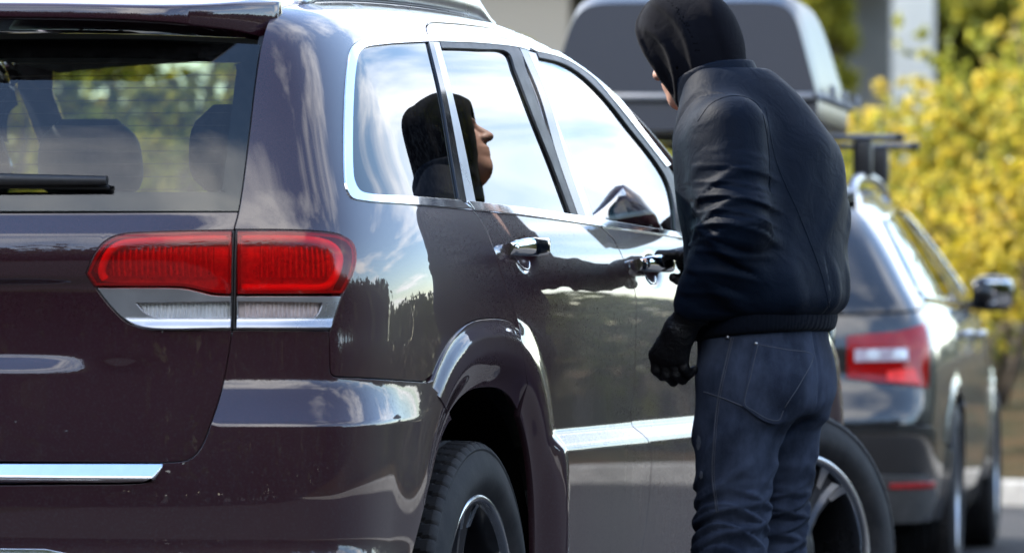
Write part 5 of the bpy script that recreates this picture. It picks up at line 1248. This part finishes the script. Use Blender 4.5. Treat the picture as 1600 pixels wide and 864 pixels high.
def tree(at, H, R, mat, n, size, label, group, seed):
    rng = np.random.default_rng(seed); root = empty('leafy_tree', at); tag(root, label, 'tree', group)
    t = MB(); t.tube([(0, 0, -.1), (.05, .03, H*.25), (-.04, .06, H*.5), (.05, 0, H*.8)], [.17, .13, .09, .03], 10)
    for k in range(9):
        a = k*2.4; z = H*(.30+.05*k); r = R*.75; t.tube([(0, 0, z), (r*.5*math.cos(a), r*.5*math.sin(a), z+H*.08), (r*math.cos(a), r*math.sin(a), z+H*.14)], [.06, .035, .012], 6)
    t.build('trunk', BARK, root); C = blob_points(rng, R, n//5, 40, H*.42/R); C[:, 2] += H*.62; V, F = leaves(C, n, size, rng); mesh_obj('crown', V, F, mat, root, False); return root
def gp(px, D, z=None):
    """a ground point seen in column px at distance D"""
    p = CAMP+D*(FWD+RGT*((px-800)/FPX)); return (float(p[0]), float(p[1]), 0.0 if z is None else z)
BG = 'autumn shrubs on the verge ahead'
SL = ['yellow shrub at the kerb just past the front wing of the estate car', 'dense golden shrub behind the mirror of the estate car', 'tall lime green shrub in front of the grey rail fence', 'low lime shrub at the foot of the white porch post', 'low yellow shrub below the roof box beside the house', 'tallest yellow shrub, between the porch post and the fence', 'yellow shrub glimpsed under the roof box', 'lime shrub hidden behind the roof box and the person']
for i, (px, D, R, h, mt, n, sz) in enumerate(((1655, 30.5, .95, 1.7, YEL, 5200, .050), (1545, 33.5, 1.0, 1.75, YEL, 5200, .050), (1700, 34, 1.3, 2.6, LIME, 6000, .055), (1440, 37, 1.1, 1.55, LIME, 5200, .055), (1330, 39, 1.2, 1.7, YEL, 5200, .055), (1720, 42, 1.0, 2.6, YEL, 7000, .06), (1200, 41, 1.2, 1.6, YEL, 4500, .06), (1060, 40, 1.2, 1.8, LIME, 4500, .06))):
    bush('shrub', gp(px, D, .28), R, h, mt, n, sz, SL[i], 'shrub', BG, 40+i)
# shrubs and trees seen through the SUV's glass, ahead on its left
TL = ['broad yellow shrub beyond the SUV, behind its rear headrest', 'lime shrub beyond the SUV, seen between the two front seats', 'yellow shrub ahead of the left wing of the SUV', 'yellow shrub standing before the tan brick house end', 'small lime shrub at the corner of the tan brick wall']
for i, (px, D, R, h, mt) in enumerate(((-40, 27, 1.6, 3.2, YEL), (180, 29, 1.7, 3.3, LIME), (-330, 28, 1.7, 3.0, YEL), (420, 33, 1.6, 3.0, YEL), (620, 36, 1.5, 2.4, LIME))):
    bush('tall_shrub', gp(px, D, 0), R, h, mt, 6000, .075, TL[i], 'shrub', 'tall shrubs beyond the SUV', 70+i)
for i, (px, D, H, R, mt, lb) in enumerate(((1670, 52, 6.5, 1.25, LIME, 'slender green-gold tree rising behind the verge shrubs'), (1292, 54, 5.0, .26, LIME, 'green tree beside the house wall behind the roof box'), (1790, 47, 6.8, 1.6, YEL, 'golden tree at the end of the row of shrubs'), (1600, 64, 5.4, 2.8, LIME, 'broad green tree standing behind the house'), (60, 46, 6.5, 2.6, YEL, 'golden tree seen through the rear window of the SUV'))):
    tree(gp(px, D, 0), H, R, mt, 9000 if D < 60 else 22000, .10 if D < 60 else .20, lb, None, 90+i)
# house with porch posts
WALLM = simple('grey_render', (.23, .22, .20), .9, 0, .12, 3); TAN = Mat('tan_brick'); br = TAN.n('ShaderNodeTexBrick', {'Vector': TAN.scaled((1, 1, 1)), 'Color1': (.30, .15, .055, 1), 'Color2': (.23, .11, .04, 1), 'Mortar': (.45, .40, .33, 1), 'Scale': 4.2, 'Mortar Size': .012}); TAN.bsdf(Base_Color=br.outputs['Color'], Roughness=.9); TAN = TAN.m
WHITEP = simple('white_paint', (.80, .77, .70), .6, 0, .04, 4); ROOFM = simple('roof_tiles', (.16, .10, .08), .85, 0, .3, 6)
HD = 56.0; hp = CAMP+HD*FWD+RGT*1.2; house = empty('house', (hp[0], hp[1], 0), YAW); tag(house, 'low house with tan brick end, grey porch wall and white posts behind the shrubs', 'house')
def hx(px): return (px-800)/FPX*HD-1.2
MB().box((hx(620), 3.0, 2.2), (hx(890)-hx(350), 6.0, 4.4)).build('wall', TAN, house, False)
MB().box(((hx(890)+hx(1420))/2, 4.2, 2.2), (hx(1420)-hx(892), 3.6, 4.4)).build('porch_wall', WALLM, house, False)
for px in (1421, 1010): MB().box((hx(px), -.45, 2.1), (.40, .40, 4.2), bev=.02).box((hx(px), -.45, .25), (.55, .55, .5), bev=.02).build('porch_post', WHITEP, house, False)
MB().box(((hx(890)+hx(1440))/2, 2.0, 4.32), (hx(1480)-hx(890), 3.0, .30)).build('porch_beam', WHITEP, house, False)
MB().add([(hx(320), -.7, 4.45), (hx(1500), -.7, 4.45), (hx(1500), 3.0, 6.8), (hx(320), 3.0, 6.8), (hx(1500), 6.7, 4.45), (hx(320), 6.7, 4.45)], [(0, 1, 2, 3), (3, 2, 4, 5), (0, 3, 5), (1, 4, 2), (0, 5, 4, 1)]).build('roof', ROOFM, house, False)
for px in (820, 700):
    w_ = MB().box((hx(px), -.03, 2.5), (.95, .10, 1.3)).build('window', WHITEP, house, False); MB().box((hx(px), -.075, 2.5), (.78, .02, 1.12)).build('pane', BLACK_GLOSS, w_, False)
d_ = MB().box((hx(1130), 2.36, 1.35), (.95, .08, 2.1), bev=.01).build('door', simple('brown_door', (.12, .06, .03), .5), house, False); MB().box((hx(1150), 2.29, 1.3), (.03, .05, .14)).build('handle', CHROME_MATT, d_)
# timber fence behind the shrubs
fp = gp(1600, 46, 0); fence = empty('rail_fence', fp, YAW); tag(fence, 'weathered grey rail fence standing behind the yellow shrubs', 'fence'); FW = simple('grey_timber', (.20, .19, .17), .9, 0, .3, 12)
for k in range(5): MB().box((-1.2+k*1.2, 0, 1.05), (.10, .10, 2.1)).build('post', FW, fence, False)
for z in (.6, 1.2, 1.8): MB().box((1.2, -.07, z), (4.9, .035, .14)).build('rail', FW, fence, False)
# low far woods all round and an added near belt: one mass
rng = np.random.default_rng(5); C = []
def wood(a0, a1, D, h, n):
    for _ in range(n):
        a = math.radians(rng.uniform(a0, a1)); d = D*rng.uniform(.92, 1.18); r = h*rng.uniform(.25, .45); c = np.array([d*math.sin(a), 2+d*math.cos(a), h*rng.uniform(.15, .72)]); q = rng.normal(size=(60, 3)); q /= np.linalg.norm(q, axis=1)[:, None]; C.append(c+q*r*np.array([1, 1, .8])*rng.uniform(.5, 1, (60, 1)))
wood(-180, 180, 150, 7.0, 1500); wood(38, 105, 60, 8.0, 320); C1 = np.concatenate(C); C.clear(); wood(105, 258, 34, 13.0, 900); C2 = np.concatenate(C)  # last call: nearer, taller belt behind the camera, added to darken the tailgate reflection
V1, F1_ = leaves(C1, 110000, .8, rng); V2_, F2_ = leaves(C2, 190000, .45, rng); V = np.concatenate([V1, V2_]); F = np.concatenate([F1_, F2_+len(V1)])
V[:, 2] = np.maximum(V[:, 2], 0.0); tag(mesh_obj('far_and_added_woods', V, F, DARK, None, False), 'dark woods far off round the street, with a taller unseen belt added behind the camera', 'woods', kind='stuff')

# out-of-view hedge on the right verge, added to darken the lower door reflections
hi_ = [i for i, p in enumerate(edge) if 1.0 < p[0] < 13.5 and p[1] > 0 and p[1] < 16]; hp_ = offset(edge, 1.3)[hi_]
rng = np.random.default_rng(77); hpts = []
for i in range(len(hp_)-1):
    t = rng.uniform(0, 1, (420, 1)); q = hp_[i]+(hp_[i+1]-hp_[i])*t; n_ = np.array([hp_[i+1][1]-hp_[i][1], -(hp_[i+1][0]-hp_[i][0])]); n_ /= np.linalg.norm(n_)
    q = q+n_*rng.uniform(-.38, .38, (420, 1)); hpts.append(np.concatenate([q, rng.uniform(.12, 1.35, (420, 1))+.06*np.sin(q[:, :1]*3)], 1))
hr = empty('added_hedge', (float(hp_[len(hp_)//2][0]), float(hp_[len(hp_)//2][1]), .15)); tag(hr, 'unseen dark hedge added along the verge to darken the reflection in the SUV doors', 'hedge')
hpts = np.concatenate(hpts)-np.array(hr.location); V, F = leaves(hpts, 26000, .075, rng); mesh_obj('foliage', V, F, DARK, hr, False)
st = MB()
for i in range(0, len(hp_), 2): p_ = np.array([*hp_[i], .12])-np.array(hr.location); st.tube([p_+np.array([0, 0, -.1]), p_+np.array([.05, .03, .5]), p_+np.array([-.04, .05, 1.0])], [.03, .022, .01], 6)
st.build('stem', BARK, hr); hr.children[-1]['kind'] = 'stuff'
